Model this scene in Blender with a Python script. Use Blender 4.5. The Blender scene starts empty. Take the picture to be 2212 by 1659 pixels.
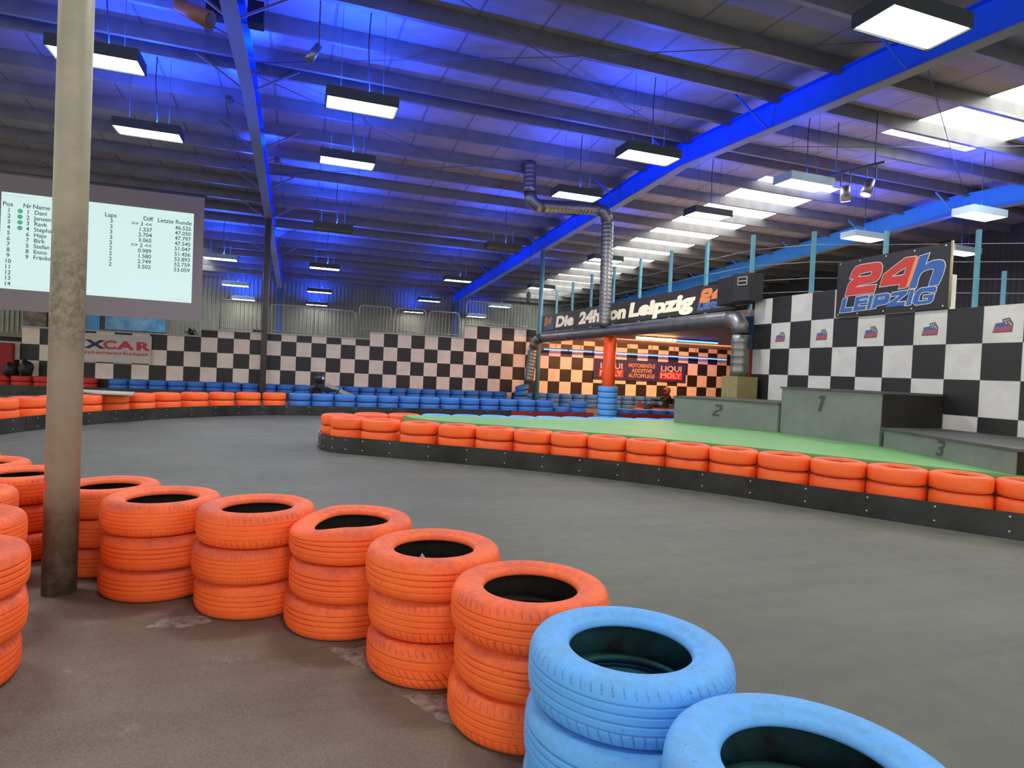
import bpy, bmesh, math, random
from mathutils import Vector, Matrix
random.seed(7)
PI = math.pi
D = bpy.data
COL = bpy.context.scene.collection
sc = bpy.context.scene

# ------------------------------------------------------------------ camera
cam_d = D.cameras.new('camera'); cam = D.objects.new('camera', cam_d); COL.objects.link(cam)
cam_d.sensor_width = 36.0; cam_d.lens = 1342.0 / 2212.0 * 36.0; cam_d.clip_start = 0.05; cam_d.clip_end = 200
yaw, pit, rol = math.radians(19.0), math.radians(-1.17), math.radians(2.57)
_R = Vector((1, 0, 0)); _F = Vector((0, math.cos(pit), math.sin(pit))); _U = Vector((0, -math.sin(pit), math.cos(pit)))
_R2 = math.cos(rol) * _R + math.sin(rol) * _U; _U2 = -math.sin(rol) * _R + math.cos(rol) * _U
_Z = Matrix.Rotation(-yaw, 3, 'Z')
_R2, _U2, _F = _Z @ _R2, _Z @ _U2, _Z @ _F
cam.matrix_world = Matrix(((_R2.x, _U2.x, -_F.x, 0), (_R2.y, _U2.y, -_F.y, 0), (_R2.z, _U2.z, -_F.z, 1.37), (0, 0, 0, 1)))
sc.camera = cam

# ------------------------------------------------------------------ world, exposure
w = D.worlds.new('world'); sc.world = w; w.use_nodes = True
bg = w.node_tree.nodes['Background']; bg.inputs[0].default_value = (1.0, 0.97, 0.92, 1); bg.inputs[1].default_value = 1.8
sc.view_settings.view_transform = 'Standard'; sc.view_settings.look = 'None'
sc.view_settings.exposure = 0.14; sc.view_settings.gamma = 1.0; sc.view_settings.use_curve_mapping = False
sc.cycles.max_bounces = 6; sc.cycles.diffuse_bounces = 3; sc.cycles.glossy_bounces = 3
sc.cycles.sample_clamp_indirect = 6.0; sc.cycles.caustics_reflective = False; sc.cycles.caustics_refractive = False

LAMP_W, LAMP_COL = 80.0, (1.0, 0.96, 0.86)
BLUE_F = 60.0
BLUE_W, BLUE_COL = 190.0, (0.01, 0.06, 1.0)

def area(name, loc, sx, sy, power, col, rot=(0, 0, 0), parent=None, spread=PI):
    l = D.lights.new(name, 'AREA'); l.shape = 'RECTANGLE'; l.size = sx; l.size_y = sy; l.energy = power; l.color = col; l.spread = spread
    o = D.objects.new(name, l); COL.objects.link(o); o.location = loc; o.rotation_euler = rot
    if parent: o.parent = parent
    return o

# ------------------------------------------------------------------ helpers
def lin(c):
    def f(v):
        v /= 255.0
        return v / 12.92 if v <= 0.04045 else ((v + 0.055) / 1.055) ** 2.4
    return (f(c[0]), f(c[1]), f(c[2]), 1)

def tag(o, label, cat, group=None, kind=None):
    o['label'] = label; o['category'] = cat
    if group: o['group'] = group
    if kind: o['kind'] = kind
    return o

def empty(name, loc=(0, 0, 0), label=None, cat=None, group=None, rz=0):
    o = D.objects.new(name, None); COL.objects.link(o); o.location = loc; o.rotation_euler = (0, 0, rz); o.empty_display_size = 0.1
    if label: tag(o, label, cat, group)
    return o

class MB:
    def __init__(s): s.v = []; s.f = []; s.m = []; s.sm = []
    def add(s, vs, fs, mi=0, smooth=False):
        b = len(s.v); s.v += [tuple(v) for v in vs]
        for f in fs: s.f.append([b + i for i in f]); s.m.append(mi); s.sm.append(smooth)
        return s
    def box(s, x0, y0, z0, x1, y1, z1, mi=0):
        v = [(x0, y0, z0), (x1, y0, z0), (x1, y1, z0), (x0, y1, z0), (x0, y0, z1), (x1, y0, z1), (x1, y1, z1), (x0, y1, z1)]
        return s.add(v, [(0, 3, 2, 1), (4, 5, 6, 7), (0, 1, 5, 4), (1, 2, 6, 5), (2, 3, 7, 6), (3, 0, 4, 7)], mi)
    def prism(s, poly, z0, z1, mi=0):
        n = len(poly); v = [(p[0], p[1], z0) for p in poly] + [(p[0], p[1], z1) for p in poly]
        return s.add(v, [tuple(range(n))[::-1], tuple(range(n, 2 * n))] + [(i, (i + 1) % n, (i + 1) % n + n, i + n) for i in range(n)], mi)
    def tube(s, pts, r, n=12, mi=0, cap=True, smooth=True):
        pts = [Vector(p) for p in pts]; rr = r if isinstance(r, (list, tuple)) else [r] * len(pts)
        vs = []; up = None
        for i, p in enumerate(pts):
            a = pts[max(i - 1, 0)]; c = pts[min(i + 1, len(pts) - 1)]
            t = (c - a).normalized()
            if up is None:
                up = Vector((0, 0, 1)) if abs(t.z) < 0.9 else Vector((1, 0, 0))
            u = (up - t * up.dot(t)).normalized(); w_ = t.cross(u); up = u
            k = 1.0
            if 0 < i < len(pts) - 1:
                cs = (pts[i] - a).normalized().dot((c - pts[i]).normalized()); k = 1.0 / max(0.6, math.sqrt(max(0.0, (1 + cs) / 2)))
                k = 1.0 + (k - 1.0) * 0.5
            for j in range(n):
                th = 2 * PI * j / n
                vs.append(p + (u * math.cos(th) + w_ * math.sin(th)) * rr[i] * k)
        fs = []
        for i in range(len(pts) - 1):
            for j in range(n):
                fs.append((i * n + j, i * n + (j + 1) % n, (i + 1) * n + (j + 1) % n, (i + 1) * n + j))
        s.add(vs, fs, mi, smooth)
        if cap:
            b = len(s.v) - len(vs)
            s.f.append([b + j for j in range(n)][::-1]); s.m.append(mi); s.sm.append(False)
            e = b + (len(pts) - 1) * n
            s.f.append([e + j for j in range(n)]); s.m.append(mi); s.sm.append(False)
        return s
    def bar(s, a, b, w_, h_, mi=0):
        a = Vector(a); b = Vector(b); t = (b - a).normalized()
        u = Vector((0, 0, 1)) if abs(t.z) < 0.9 else Vector((1, 0, 0))
        u = (u - t * u.dot(t)).normalized(); r = t.cross(u)
        v = []
        for p in (a, b):
            for (i, j) in ((-1, -1), (1, -1), (1, 1), (-1, 1)): v.append(p + r * (i * w_ / 2) + u * (j * h_ / 2))
        return s.add(v, [(0, 1, 2, 3)[::-1], (4, 5, 6, 7), (0, 1, 5, 4), (1, 2, 6, 5), (2, 3, 7, 6), (3, 0, 4, 7)], mi)
    def lathe(s, prof, n=32, mi=0, c=(0, 0, 0), smooth=True, close=False):
        vs = []; m = len(prof)
        for j in range(n):
            th = 2 * PI * j / n
            for (r, z) in prof: vs.append((c[0] + r * math.cos(th), c[1] + r * math.sin(th), c[2] + z))
        fs = []
        for j in range(n):
            k = (j + 1) % n
            for i in range(m if close else m - 1):
                i2 = (i + 1) % m
                fs.append((j * m + i, k * m + i, k * m + i2, j * m + i2))
        return s.add(vs, fs, mi, smooth)
    def mesh(s, name, mats):
        me = D.meshes.new(name); me.from_pydata(s.v, [], s.f)
        for m in (mats if isinstance(mats, (list, tuple)) else [mats]): me.materials.append(m)
        me.polygons.foreach_set('material_index', s.m); me.polygons.foreach_set('use_smooth', s.sm)
        bm = bmesh.new(); bm.from_mesh(me); bmesh.ops.recalc_face_normals(bm, faces=bm.faces); bm.to_mesh(me); bm.free()
        me.update(); return me
    def build(s, name, mats, parent=None, bevel=0, loc=None):
        o = D.objects.new(name, s.mesh(name, mats)); COL.objects.link(o)
        if parent: o.parent = parent
        if loc: o.location = loc
        if bevel:
            b = o.modifiers.new('bevel', 'BEVEL'); b.width = bevel; b.segments = 2; b.limit_method = 'ANGLE'; b.angle_limit = 0.7
        return o

def struct(o): o['kind'] = 'structure'; return o

# ------------------------------------------------------------------ materials
def mat(name, col, rough=0.6, metal=0.0, noise=None, bump=None, spec=0.4, emit=None, coord='Object'):
    """noise=(scale, dark colour, amount), bump=(scale, strength)"""
    m = D.materials.new(name); m.use_nodes = True; nt = m.node_tree; b = nt.nodes['Principled BSDF']
    b.inputs['Roughness'].default_value = rough; b.inputs['Metallic'].default_value = metal; b.inputs['Specular IOR Level'].default_value = spec
    b.inputs['Base Color'].default_value = col
    tc = nt.nodes.new('ShaderNodeTexCoord')
    if noise:
        n = nt.nodes.new('ShaderNodeTexNoise'); n.inputs['Scale'].default_value = noise[0]; n.inputs['Detail'].default_value = 6; n.inputs['Roughness'].default_value = 0.65
        nt.links.new(tc.outputs[coord], n.inputs['Vector'])
        r = nt.nodes.new('ShaderNodeValToRGB'); r.color_ramp.elements[0].position = 0.35; r.color_ramp.elements[1].position = 0.7
        r.color_ramp.elements[0].color = col
        d = noise[1]; a = noise[2]; r.color_ramp.elements[1].color = tuple(col[i] * (1 - a) + d[i] * a for i in range(3)) + (1,)
        nt.links.new(n.outputs['Fac'], r.inputs['Fac']); nt.links.new(r.outputs['Color'], b.inputs['Base Color'])
    if bump:
        n2 = nt.nodes.new('ShaderNodeTexNoise'); n2.inputs['Scale'].default_value = bump[0]; n2.inputs['Detail'].default_value = 4
        nt.links.new(tc.outputs[coord], n2.inputs['Vector'])
        bp = nt.nodes.new('ShaderNodeBump'); bp.inputs['Strength'].default_value = bump[1]; bp.inputs['Distance'].default_value = 0.01
        nt.links.new(n2.outputs['Fac'], bp.inputs['Height']); nt.links.new(bp.outputs['Normal'], b.inputs['Normal'])
    if emit:
        b.inputs['Emission Color'].default_value = emit[0]; b.inputs['Emission Strength'].default_value = emit[1]
    return m

def N(nt, t, **kw):
    n = nt.nodes.new(t)
    for k, v in kw.items(): setattr(n, k, v)
    return n
def M_(nt, op, a, b=None, c=None):
    n = nt.nodes.new('ShaderNodeMath'); n.operation = op
    for i, x in enumerate((a, b, c)):
        if x is None: continue
        if isinstance(x, (int, float)): n.inputs[i].default_value = x
        else: nt.links.new(x, n.inputs[i])
    return n.outputs[0]
def MixC(nt, f, a, b):
    n = nt.nodes.new('ShaderNodeMix'); n.data_type = 'RGBA'
    if isinstance(f, (int, float)): n.inputs[0].default_value = f
    else: nt.links.new(f, n.inputs[0])
    for i, x in ((6, a), (7, b)):
        if isinstance(x, tuple): n.inputs[i].default_value = x
        else: nt.links.new(x, n.inputs[i])
    return n.outputs[2]
def ramp(nt, src, p0, p1):
    n = nt.nodes.new('ShaderNodeMapRange'); nt.links.new(src, n.inputs[0]); n.inputs[1].default_value = p0; n.inputs[2].default_value = p1
    return n.outputs[0]
def noise(nt, vec, scale, detail=5, rough=0.6):
    n = nt.nodes.new('ShaderNodeTexNoise'); n.inputs['Scale'].default_value = scale; n.inputs['Detail'].default_value = detail; n.inputs['Roughness'].default_value = rough
    nt.links.new(vec, n.inputs['Vector']); return n.outputs['Fac']

def paint_mat(name, base, hue2, dust, chip=0.0):
    m = D.materials.new(name); m.use_nodes = True; nt = m.node_tree; b = nt.nodes['Principled BSDF']
    tc = N(nt, 'ShaderNodeTexCoord'); oi = N(nt, 'ShaderNodeObjectInfo'); geo = N(nt, 'ShaderNodeNewGeometry')
    add = N(nt, 'ShaderNodeVectorMath', operation='ADD')
    sclr = N(nt, 'ShaderNodeVectorMath', operation='SCALE'); sclr.inputs[0].default_value = (31, 17, 9); nt.links.new(oi.outputs['Random'], sclr.inputs[3])
    nt.links.new(tc.outputs['Object'], add.inputs[0]); nt.links.new(sclr.outputs[0], add.inputs[1]); V = add.outputs[0]
    n1 = noise(nt, V, 5, 6); n2 = noise(nt, V, 38, 5, 0.7); n3 = noise(nt, V, 62, 4, 0.7)
    c = MixC(nt, ramp(nt, n1, 0.35, 0.7), base, hue2)
    c = MixC(nt, M_(nt, 'MULTIPLY', oi.outputs['Random'], 0.35), c, hue2)
    # settled dust on the upper sidewall and shoulders
    sx = N(nt, 'ShaderNodeSeparateXYZ'); nt.links.new(tc.outputs['Object'], sx.inputs[0])
    up = ramp(nt, sx.outputs['Z'], 0.035, 0.075)
    du = M_(nt, 'MULTIPLY', up, ramp(nt, M_(nt, 'ADD', M_(nt, 'MULTIPLY', n2, .5), M_(nt, 'MULTIPLY', n1, .5)), 0.38, 0.62))
    c = MixC(nt, M_(nt, 'MULTIPLY', du, 0.75), c, dust)
    # grooves where the paint never covered, and chips
    at = N(nt, 'ShaderNodeAttribute', attribute_name='groove')
    g = M_(nt, 'MULTIPLY', at.outputs['Fac'], ramp(nt, n1, 0.3, 0.6))
    dark = tuple(base[i] * 0.16 for i in range(3)) + (1,)
    c = MixC(nt, M_(nt, 'MULTIPLY', g, 0.85), c, dark)
    ch = ramp(nt, n3, 0.69 - chip, 0.72 - chip)
    c = MixC(nt, M_(nt, 'MULTIPLY', ch, 0.8), c, (0.05, 0.03, 0.04, 1))
    nt.links.new(c, b.inputs['Base Color']); b.inputs['Roughness'].default_value = 0.62; b.inputs['Specular IOR Level'].default_value = 0.3
    bp = N(nt, 'ShaderNodeBump'); bp.inputs['Strength'].default_value = 0.35; bp.inputs['Distance'].default_value = 0.004
    nt.links.new(M_(nt, 'ADD', n2, M_(nt, 'MULTIPLY', n3, 0.6)), bp.inputs['Height']); nt.links.new(bp.outputs['Normal'], b.inputs['Normal'])
    return m

ORANGE = paint_mat('orange_tyre_paint', (1.0, 0.175, 0.032, 1), (1.0, 0.135, 0.028, 1), (0.4, 0.1, 0.085, 1), 0.03)
RED = paint_mat('red_tyre_paint', (0.72, 0.04, 0.02, 1), (0.5, 0.03, 0.03, 1), (0.3, 0.08, 0.06, 1))
BLUE = paint_mat('light_blue_tyre_paint', (0.11, 0.41, 0.95, 1), (0.14, 0.45, 0.96, 1), (0.12, 0.3, 0.55, 1), 0.012)
BLUED = paint_mat('mid_blue_tyre_paint', (0.04, 0.2, 0.64, 1), (0.05, 0.17, 0.52, 1), (0.1, 0.2, 0.4, 1))
def liner(name, over):
    m = mat(name, (0.018, 0.017, 0.015, 1), 0.75, noise=(4, over, 0.9), spec=0.25); return m
LIN_O = liner('bare_rubber_liner', (0.05, 0.045, 0.035, 1)); LIN_B = liner('teal_oversprayed_rubber_liner', (0.02, 0.16, 0.2, 1))

# floor materials ---------------------------------------------------------
def asphalt(name, c0, c1, streak, patch=None):
    m = D.materials.new(name); m.use_nodes = True; nt = m.node_tree; b = nt.nodes['Principled BSDF']
    tc = N(nt, 'ShaderNodeTexCoord'); V = tc.outputs['Object']
    big = noise(nt, V, 0.55, 4); fine = noise(nt, V, 190, 3, 0.8); mid = noise(nt, V, 7, 5)
    c = MixC(nt, ramp(nt, big, 0.3, 0.7), c0, c1)
    mp = N(nt, 'ShaderNodeMapping'); mp.inputs['Rotation'].default_value = (0, 0, 0.9); mp.inputs['Scale'].default_value = (0.35, 3.2, 1); nt.links.new(V, mp.inputs['Vector'])
    st = noise(nt, mp.outputs[0], 1.3, 4)
    c = MixC(nt, M_(nt, 'MULTIPLY', ramp(nt, st, 0.45, 0.72), 0.55), c, streak)
    sp = ramp(nt, fine, 0.42, 0.66)
    c = MixC(nt, M_(nt, 'MULTIPLY', sp, 0.42), c, tuple(min(1, x * 2.1) for x in c1[:3]) + (1,))
    if patch:
        vn = noise(nt, V, 2.2, 6, 0.75); vn2 = noise(nt, V, 14, 5, 0.8)
        pf = M_(nt, 'MULTIPLY', ramp(nt, vn, 0.55, 0.68), ramp(nt, vn2, 0.48, 0.66))
        c = MixC(nt, M_(nt, 'MULTIPLY', pf, 0.8), c, patch)
        rn = M_(nt, 'MULTIPLY', ramp(nt, noise(nt, V, 26, 3), 0.66, 0.72), 0.5)
        c = MixC(nt, rn, c, (0.25, 0.03, 0.02, 1))
    nt.links.new(c, b.inputs['Base Color']); nt.links.new(ramp(nt, mid, -0.3, 1.3), b.inputs['Roughness'])
    b.inputs['Specular IOR Level'].default_value = 0.35
    mr = N(nt, 'ShaderNodeMapRange'); nt.links.new(mid, mr.inputs[0]); mr.inputs[3].default_value = 0.5; mr.inputs[4].default_value = 0.78; nt.links.new(mr.outputs[0], b.inputs['Roughness'])
    bp = N(nt, 'ShaderNodeBump'); bp.inputs['Strength'].default_value = 0.35; bp.inputs['Distance'].default_value = 0.002
    nt.links.new(fine, bp.inputs['Height']); nt.links.new(bp.outputs['Normal'], b.inputs['Normal'])
    return m
TRACK = asphalt('track_asphalt', (0.064, 0.072, 0.056, 1), (0.108, 0.118, 0.092, 1), (0.048, 0.055, 0.046, 1))
OUTER = asphalt('worn_outer_floor', (0.098, 0.079, 0.06, 1), (0.165, 0.142, 0.11, 1), (0.062, 0.05, 0.041, 1), (0.3, 0.28, 0.26, 1))
CONCRETE = mat('bare_pale_concrete', (0.36, 0.33, 0.29, 1), 0.85, noise=(22, (0.1, 0.08, 0.07, 1), 1.0), bump=(60, 0.4))
GREEN = mat('green_deck_paint', lin((100, 160, 95)), 0.55, noise=(0.9, lin((125, 170, 110)), 0.8), bump=(30, 0.08))

def checker(name, axis, o_a, o_z, s, flip, white, black):
    """black/white square panels: index from object coords along axis and z"""
    m = D.materials.new(name); m.use_nodes = True; nt = m.node_tree; b = nt.nodes['Principled BSDF']
    tc = N(nt, 'ShaderNodeTexCoord'); sx = N(nt, 'ShaderNodeSeparateXYZ'); nt.links.new(tc.outputs['Object'], sx.inputs[0])
    u = M_(nt, 'DIVIDE', M_(nt, 'SUBTRACT', sx.outputs[axis], o_a), s); v = M_(nt, 'DIVIDE', M_(nt, 'SUBTRACT', sx.outputs['Z'], o_z), s)
    k = M_(nt, 'MODULO', M_(nt, 'ADD', M_(nt, 'ADD', M_(nt, 'FLOOR', u), M_(nt, 'FLOOR', v)), 200 + flip), 2)
    nz = noise(nt, tc.outputs['Object'], 3, 5)
    wv = MixC(nt, ramp(nt, nz, 0.4, 0.8), white, tuple(x * 0.8 for x in white[:3]) + (1,))
    c = MixC(nt, k, wv, black)
    # seams between the panels
    fu = M_(nt, 'ABSOLUTE', M_(nt, 'SUBTRACT', M_(nt, 'FRACT', M_(nt, 'ADD', u, 200.5)), 0.5)); fv = M_(nt, 'ABSOLUTE', M_(nt, 'SUBTRACT', M_(nt, 'FRACT', M_(nt, 'ADD', v, 200.5)), 0.5))
    seam = M_(nt, 'LESS_THAN', M_(nt, 'MINIMUM', fu, fv), 0.008)
    c = MixC(nt, M_(nt, 'MULTIPLY', seam, 0.6), c, (0.15, 0.14, 0.13, 1))
    nt.links.new(c, b.inputs['Base Color']); b.inputs['Roughness'].default_value = 0.42; b.inputs['Specular IOR Level'].default_value = 0.35
    return m
SF, SR = 0.5164, 0.52
CHK_FAR = checker('far_checker_panels', 'X', -3.2, 2.067, SF, 1, (0.82, 0.69, 0.55, 1), (0.02, 0.018, 0.016, 1))
CHK_R = checker('right_checker_panels', 'Y', 10.82, 2.58, SR, 1, (0.63, 0.64, 0.6, 1), (0.018, 0.019, 0.018, 1))

def roof_mat():
    m = D.materials.new('roof_panel'); m.use_nodes = True; nt = m.node_tree; b = nt.nodes['Principled BSDF']
    tc = N(nt, 'ShaderNodeTexCoord'); V = tc.outputs['Object']; sx = N(nt, 'ShaderNodeSeparateXYZ'); nt.links.new(V, sx.inputs[0])
    u = M_(nt, 'DIVIDE', M_(nt, 'ADD', sx.outputs['X'], 50.0), 1.12)
    fu = M_(nt, 'ABSOLUTE', M_(nt, 'SUBTRACT', M_(nt, 'FRACT', u), 0.5))
    seam = M_(nt, 'LESS_THAN', M_(nt, 'SUBTRACT', 0.5, fu), 0.022)
    tone = N(nt, 'ShaderNodeTexWhiteNoise', noise_dimensions='1D'); nt.links.new(M_(nt, 'FLOOR', u), tone.inputs['W'])
    c = MixC(nt, ramp(nt, noise(nt, V, 1.3, 5), 0.3, 0.75), (0.22, 0.20, 0.19, 1), (0.32, 0.295, 0.275, 1))
    c = MixC(nt, M_(nt, 'MULTIPLY', tone.outputs['Value'], 0.25), c, (0.2, 0.19, 0.19, 1))
    c = MixC(nt, M_(nt, 'MULTIPLY', seam, 0.55), c, (0.06, 0.055, 0.05, 1))
    nt.links.new(c, b.inputs['Base Color']); b.inputs['Roughness'].default_value = 0.85
    bp = N(nt, 'ShaderNodeBump'); bp.inputs['Strength'].default_value = 0.3; nt.links.new(noise(nt, V, 9, 4), bp.inputs['Height']); nt.links.new(bp.outputs['Normal'], b.inputs['Normal'])
    return m
ROOF = roof_mat()
PURLIN = mat('galvanised_purlin', (0.16, 0.155, 0.135, 1), 0.45, 0.2, noise=(2, (0.1, 0.1, 0.08, 1), 0.8))
BEAM_BLUE = mat('blue_beam_paint', (0.01, 0.12, 0.9, 1), 0.5, noise=(1.5, (0.008, 0.09, 0.8, 1), 0.7))
BEAM_PALE = mat('light_blue_beam_paint', (0.05, 0.3, 0.72, 1), 0.5)
FLANGE = mat('grey_flange_paint', (0.18, 0.21, 0.18, 1), 0.55)
LBLUE = mat('pale_blue_post_paint', (0.1, 0.3, 0.38, 1), 0.45, noise=(3, (0.07, 0.23, 0.3, 1), 0.8))
DARKSTEEL = mat('dark_painted_steel', (0.07, 0.075, 0.08, 1), 0.5, 0.1)
GREYSTEEL = mat('grey_tube_steel', (0.36, 0.34, 0.31, 1), 0.45, 0.3)
CABLE = mat('black_cable', (0.02, 0.02, 0.02, 1), 0.6)
WIRE = mat('grey_rope', (0.16, 0.17, 0.18, 1), 0.5, 0.2)
HOUS_D = mat('dark_green_grey_lamp_housing', (0.035, 0.045, 0.042, 1), 0.5)  # housing colour with its shade painted in
HOUS_L = mat('pale_blue_lamp_housing', (0.38, 0.52, 0.56, 1), 0.5)  # same housing, the light falling on it painted into the colour
LOUVRE = mat('yellowed_louvre', (0.4, 0.36, 0.2, 1), 0.35, 0.5)
DIFF = mat('lit_tube_diffuser', (0.9, 0.9, 0.9, 1), 0.5, emit=((1.0, 0.99, 1.0, 1), 9.0))
SKY = mat('daylit_translucent_panel', (0.85, 0.87, 0.9, 1), 0.5, emit=((0.93, 0.95, 1.0, 1), 6.5))
RUBBER = mat('black_conveyor_rubber', (0.012, 0.013, 0.012, 1), 0.34, noise=(1.6, (0.045, 0.048, 0.045, 1), 0.9), bump=(25, 0.15))
REDBOARD = mat('dark_red_board', (0.3, 0.015, 0.015, 1), 0.5, noise=(2, (0.15, 0.01, 0.012, 1), 0.8))
BOLT = mat('zinc_bolt', (0.75, 0.75, 0.72, 1), 0.3, 0.7)
PODIUM = mat('grey_podium_paint', lin((122, 129, 121)), 0.6, noise=(2.5, lin((104, 113, 103)), 0.9), bump=(40, 0.06))
PODTOP = mat('dark_podium_top', (0.055, 0.058, 0.055, 1), 0.6, noise=(3, (0.11, 0.11, 0.105, 1), 0.8))
NUMER = mat('worn_black_numeral', (0.045, 0.05, 0.045, 1), 0.7, noise=(30, (0.1, 0.11, 0.1, 1), 0.8))
BLACKV = mat('black_banner_vinyl', (0.012, 0.013, 0.013, 1), 0.4, bump=(3, 0.12))
SPK = mat('black_speaker_cabinet', (0.008, 0.008, 0.009, 1), 0.55)
WOODP = mat('pale_wood', (0.4, 0.36, 0.2, 1), 0.6, noise=(12, (0.25, 0.22, 0.14, 1), 0.8))
BOXY = mat('olive_beige_board', (0.3, 0.27, 0.1, 1), 0.7, noise=(6, (0.2, 0.18, 0.08, 1), 0.8))
ORANGECOL = mat('orange_column_paint', (0.95, 0.09, 0.01, 1), 0.45)
REDPAINT = mat('dark_red_paint', (0.26, 0.01, 0.018, 1), 0.5)
CEILLOW = mat('room_ceiling_board', (0.55, 0.42, 0.36, 1), 0.7, noise=(1.5, (0.4, 0.3, 0.27, 1), 0.7))
SCREEN = mat('projection_screen_cloth', (0.30, 0.26, 0.25, 1), 0.85)
LEAF = mat('dark_plant_leaf', (0.03, 0.05, 0.02, 1), 0.6, noise=(8, (0.06, 0.08, 0.03, 1), 0.8))
POT = mat('dark_plant_pot', (0.04, 0.035, 0.03, 1), 0.7)
CORR = mat('corrugated_sheet', (0.24, 0.25, 0.19, 1), 0.5, 0.1, noise=(0.6, (0.15, 0.16, 0.125, 1), 0.8))
CORR_D = mat('dark_corrugated_sheet', (0.035, 0.037, 0.04, 1), 0.6)
SLAB = mat('gallery_slab', (0.22, 0.2, 0.18, 1), 0.8)
WALLD = mat('dark_plaster', (0.1, 0.1, 0.1, 1), 0.8)
def spiral(name):
    m = D.materials.new(name); m.use_nodes = True; nt = m.node_tree; b = nt.nodes['Principled BSDF']
    b.inputs['Metallic'].default_value = 0.85; b.inputs['Roughness'].default_value = 0.42
    tc = N(nt, 'ShaderNodeTexCoord'); V = tc.outputs['Object']
    c = MixC(nt, ramp(nt, noise(nt, V, 2.5, 5), 0.3, 0.7), (0.27, 0.28, 0.27, 1), (0.17, 0.17, 0.165, 1)); nt.links.new(c, b.inputs['Base Color'])
    return m
DUCT = spiral('galvanised_spiral_duct')
def pillar_mat():
    m = D.materials.new('dirty_cream_pillar_paint'); m.use_nodes = True; nt = m.node_tree; b = nt.nodes['Principled BSDF']
    tc = N(nt, 'ShaderNodeTexCoord'); V = tc.outputs['Object']; sx = N(nt, 'ShaderNodeSeparateXYZ'); nt.links.new(V, sx.inputs[0])
    c = MixC(nt, ramp(nt, noise(nt, V, 6, 5), 0.35, 0.7), (0.40, 0.375, 0.28, 1), (0.32, 0.305, 0.24, 1))
    # band of grey scuffing between 1.5 m and 2.1 m, mottled and darker towards the foot
    band = M_(nt, 'MULTIPLY', ramp(nt, sx.outputs['Z'], 1.3, 1.5), ramp(nt, sx.outputs['Z'], 2.1, 1.85))
    sc_ = M_(nt, 'MULTIPLY', band, ramp(nt, noise(nt, V, 24, 8, 0.8), 0.42, 0.6))
    c = MixC(nt, M_(nt, 'MULTIPLY', sc_, 0.6), c, (0.1, 0.095, 0.085, 1))
    foot = M_(nt, 'MULTIPLY', ramp(nt, sx.outputs['Z'], 0.75, 0.1), ramp(nt, noise(nt, V, 12, 6), 0.25, 0.55))
    c = MixC(nt, M_(nt, 'MULTIPLY', foot, 0.75), c, (0.07, 0.06, 0.045, 1))
    # orange overspray patch
    om = M_(nt, 'MULTIPLY', M_(nt, 'MULTIPLY', ramp(nt, sx.outputs['Z'], 0.52, 0.58), ramp(nt, sx.outputs['Z'], 0.76, 0.70)), ramp(nt, noise(nt, V, 22, 4), 0.5, 0.56))
    sd = M_(nt, 'MULTIPLY', om, ramp(nt, sx.outputs['X'], -0.045, -0.06))
    c = MixC(nt, sd, c, (0.9, 0.12, 0.05, 1))
    nt.links.new(c, b.inputs['Base Color']); b.inputs['Roughness'].default_value = 0.5
    bp = N(nt, 'ShaderNodeBump'); bp.inputs['Strength'].default_value = 0.15; nt.links.new(noise(nt, V, 14, 4), bp.inputs['Height']); nt.links.new(bp.outputs['Normal'], b.inputs['Normal'])
    return m
PILLAR = pillar_mat()

# ------------------------------------------------------------------ room shell
Y0, ZB, SL, BD = 13.6, 6.71, 0.055, 0.57          # ridge line, underside of frames at the ridge, slope, frame depth
def zb(y): return ZB - SL * abs(y - Y0)
XL, XR, YN, YF = -19.0, 24.0, -7.0, 38.4
def roof_z(y): return zb(y) + BD + 0.22

m = MB(); m.add([(XL, YN, 0), (XR, YN, 0), (XR, YF, 0), (XL, YF, 0)], [(0, 1, 2, 3)])
struct(m.build('floor', TRACK))
# older, browner floor coating outside the track, left of the foreground stacks
edge = [(1.15, -2.0), (1.12, 0.6), (1.12, 1.1), (0.99, 1.72), (0.82, 2.25), (0.6, 2.85), (0.3, 3.33), (-0.2, 3.66), (-0.72, 4.0), (-1.1, 4.45), (-1.6, 4.9), (-2.2, 5.6), (-2.9, 6.4), (-4.5, 8.4), (-8, 9), (-8, -2)]
m = MB(); m.add([(x, y, 0.003) for x, y in edge], [tuple(range(len(edge)))]); struct(m.build('floor', OUTER))
for pts in ([(0.17, 3.08), (0.27, 3.04), (0.38, 3.05), (0.36, 2.77), (0.29, 2.86), (0.22, 2.97)], [(0.45, 2.55), (0.52, 2.53), (0.68, 2.5), (0.64, 2.24), (0.57, 2.32), (0.5, 2.45)], [(-.62, 3.62), (-.42, 3.6), (-.38, 3.5), (-.5, 3.45), (-.68, 3.5)]):
    rr = random.Random(3); out = []
    for i in range(len(pts)):
        a, b_ = pts[i], pts[(i + 1) % len(pts)]
        for k in range(14):
            t = k / 14; out.append((a[0] + (b_[0] - a[0]) * t + rr.uniform(-.008, .008), a[1] + (b_[1] - a[1]) * t + rr.uniform(-.008, .008), 0.0045))
    mm = MB(); mm.add(out, [tuple(range(len(out)))]); struct(mm.build('trim_1', CONCRETE))

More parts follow.
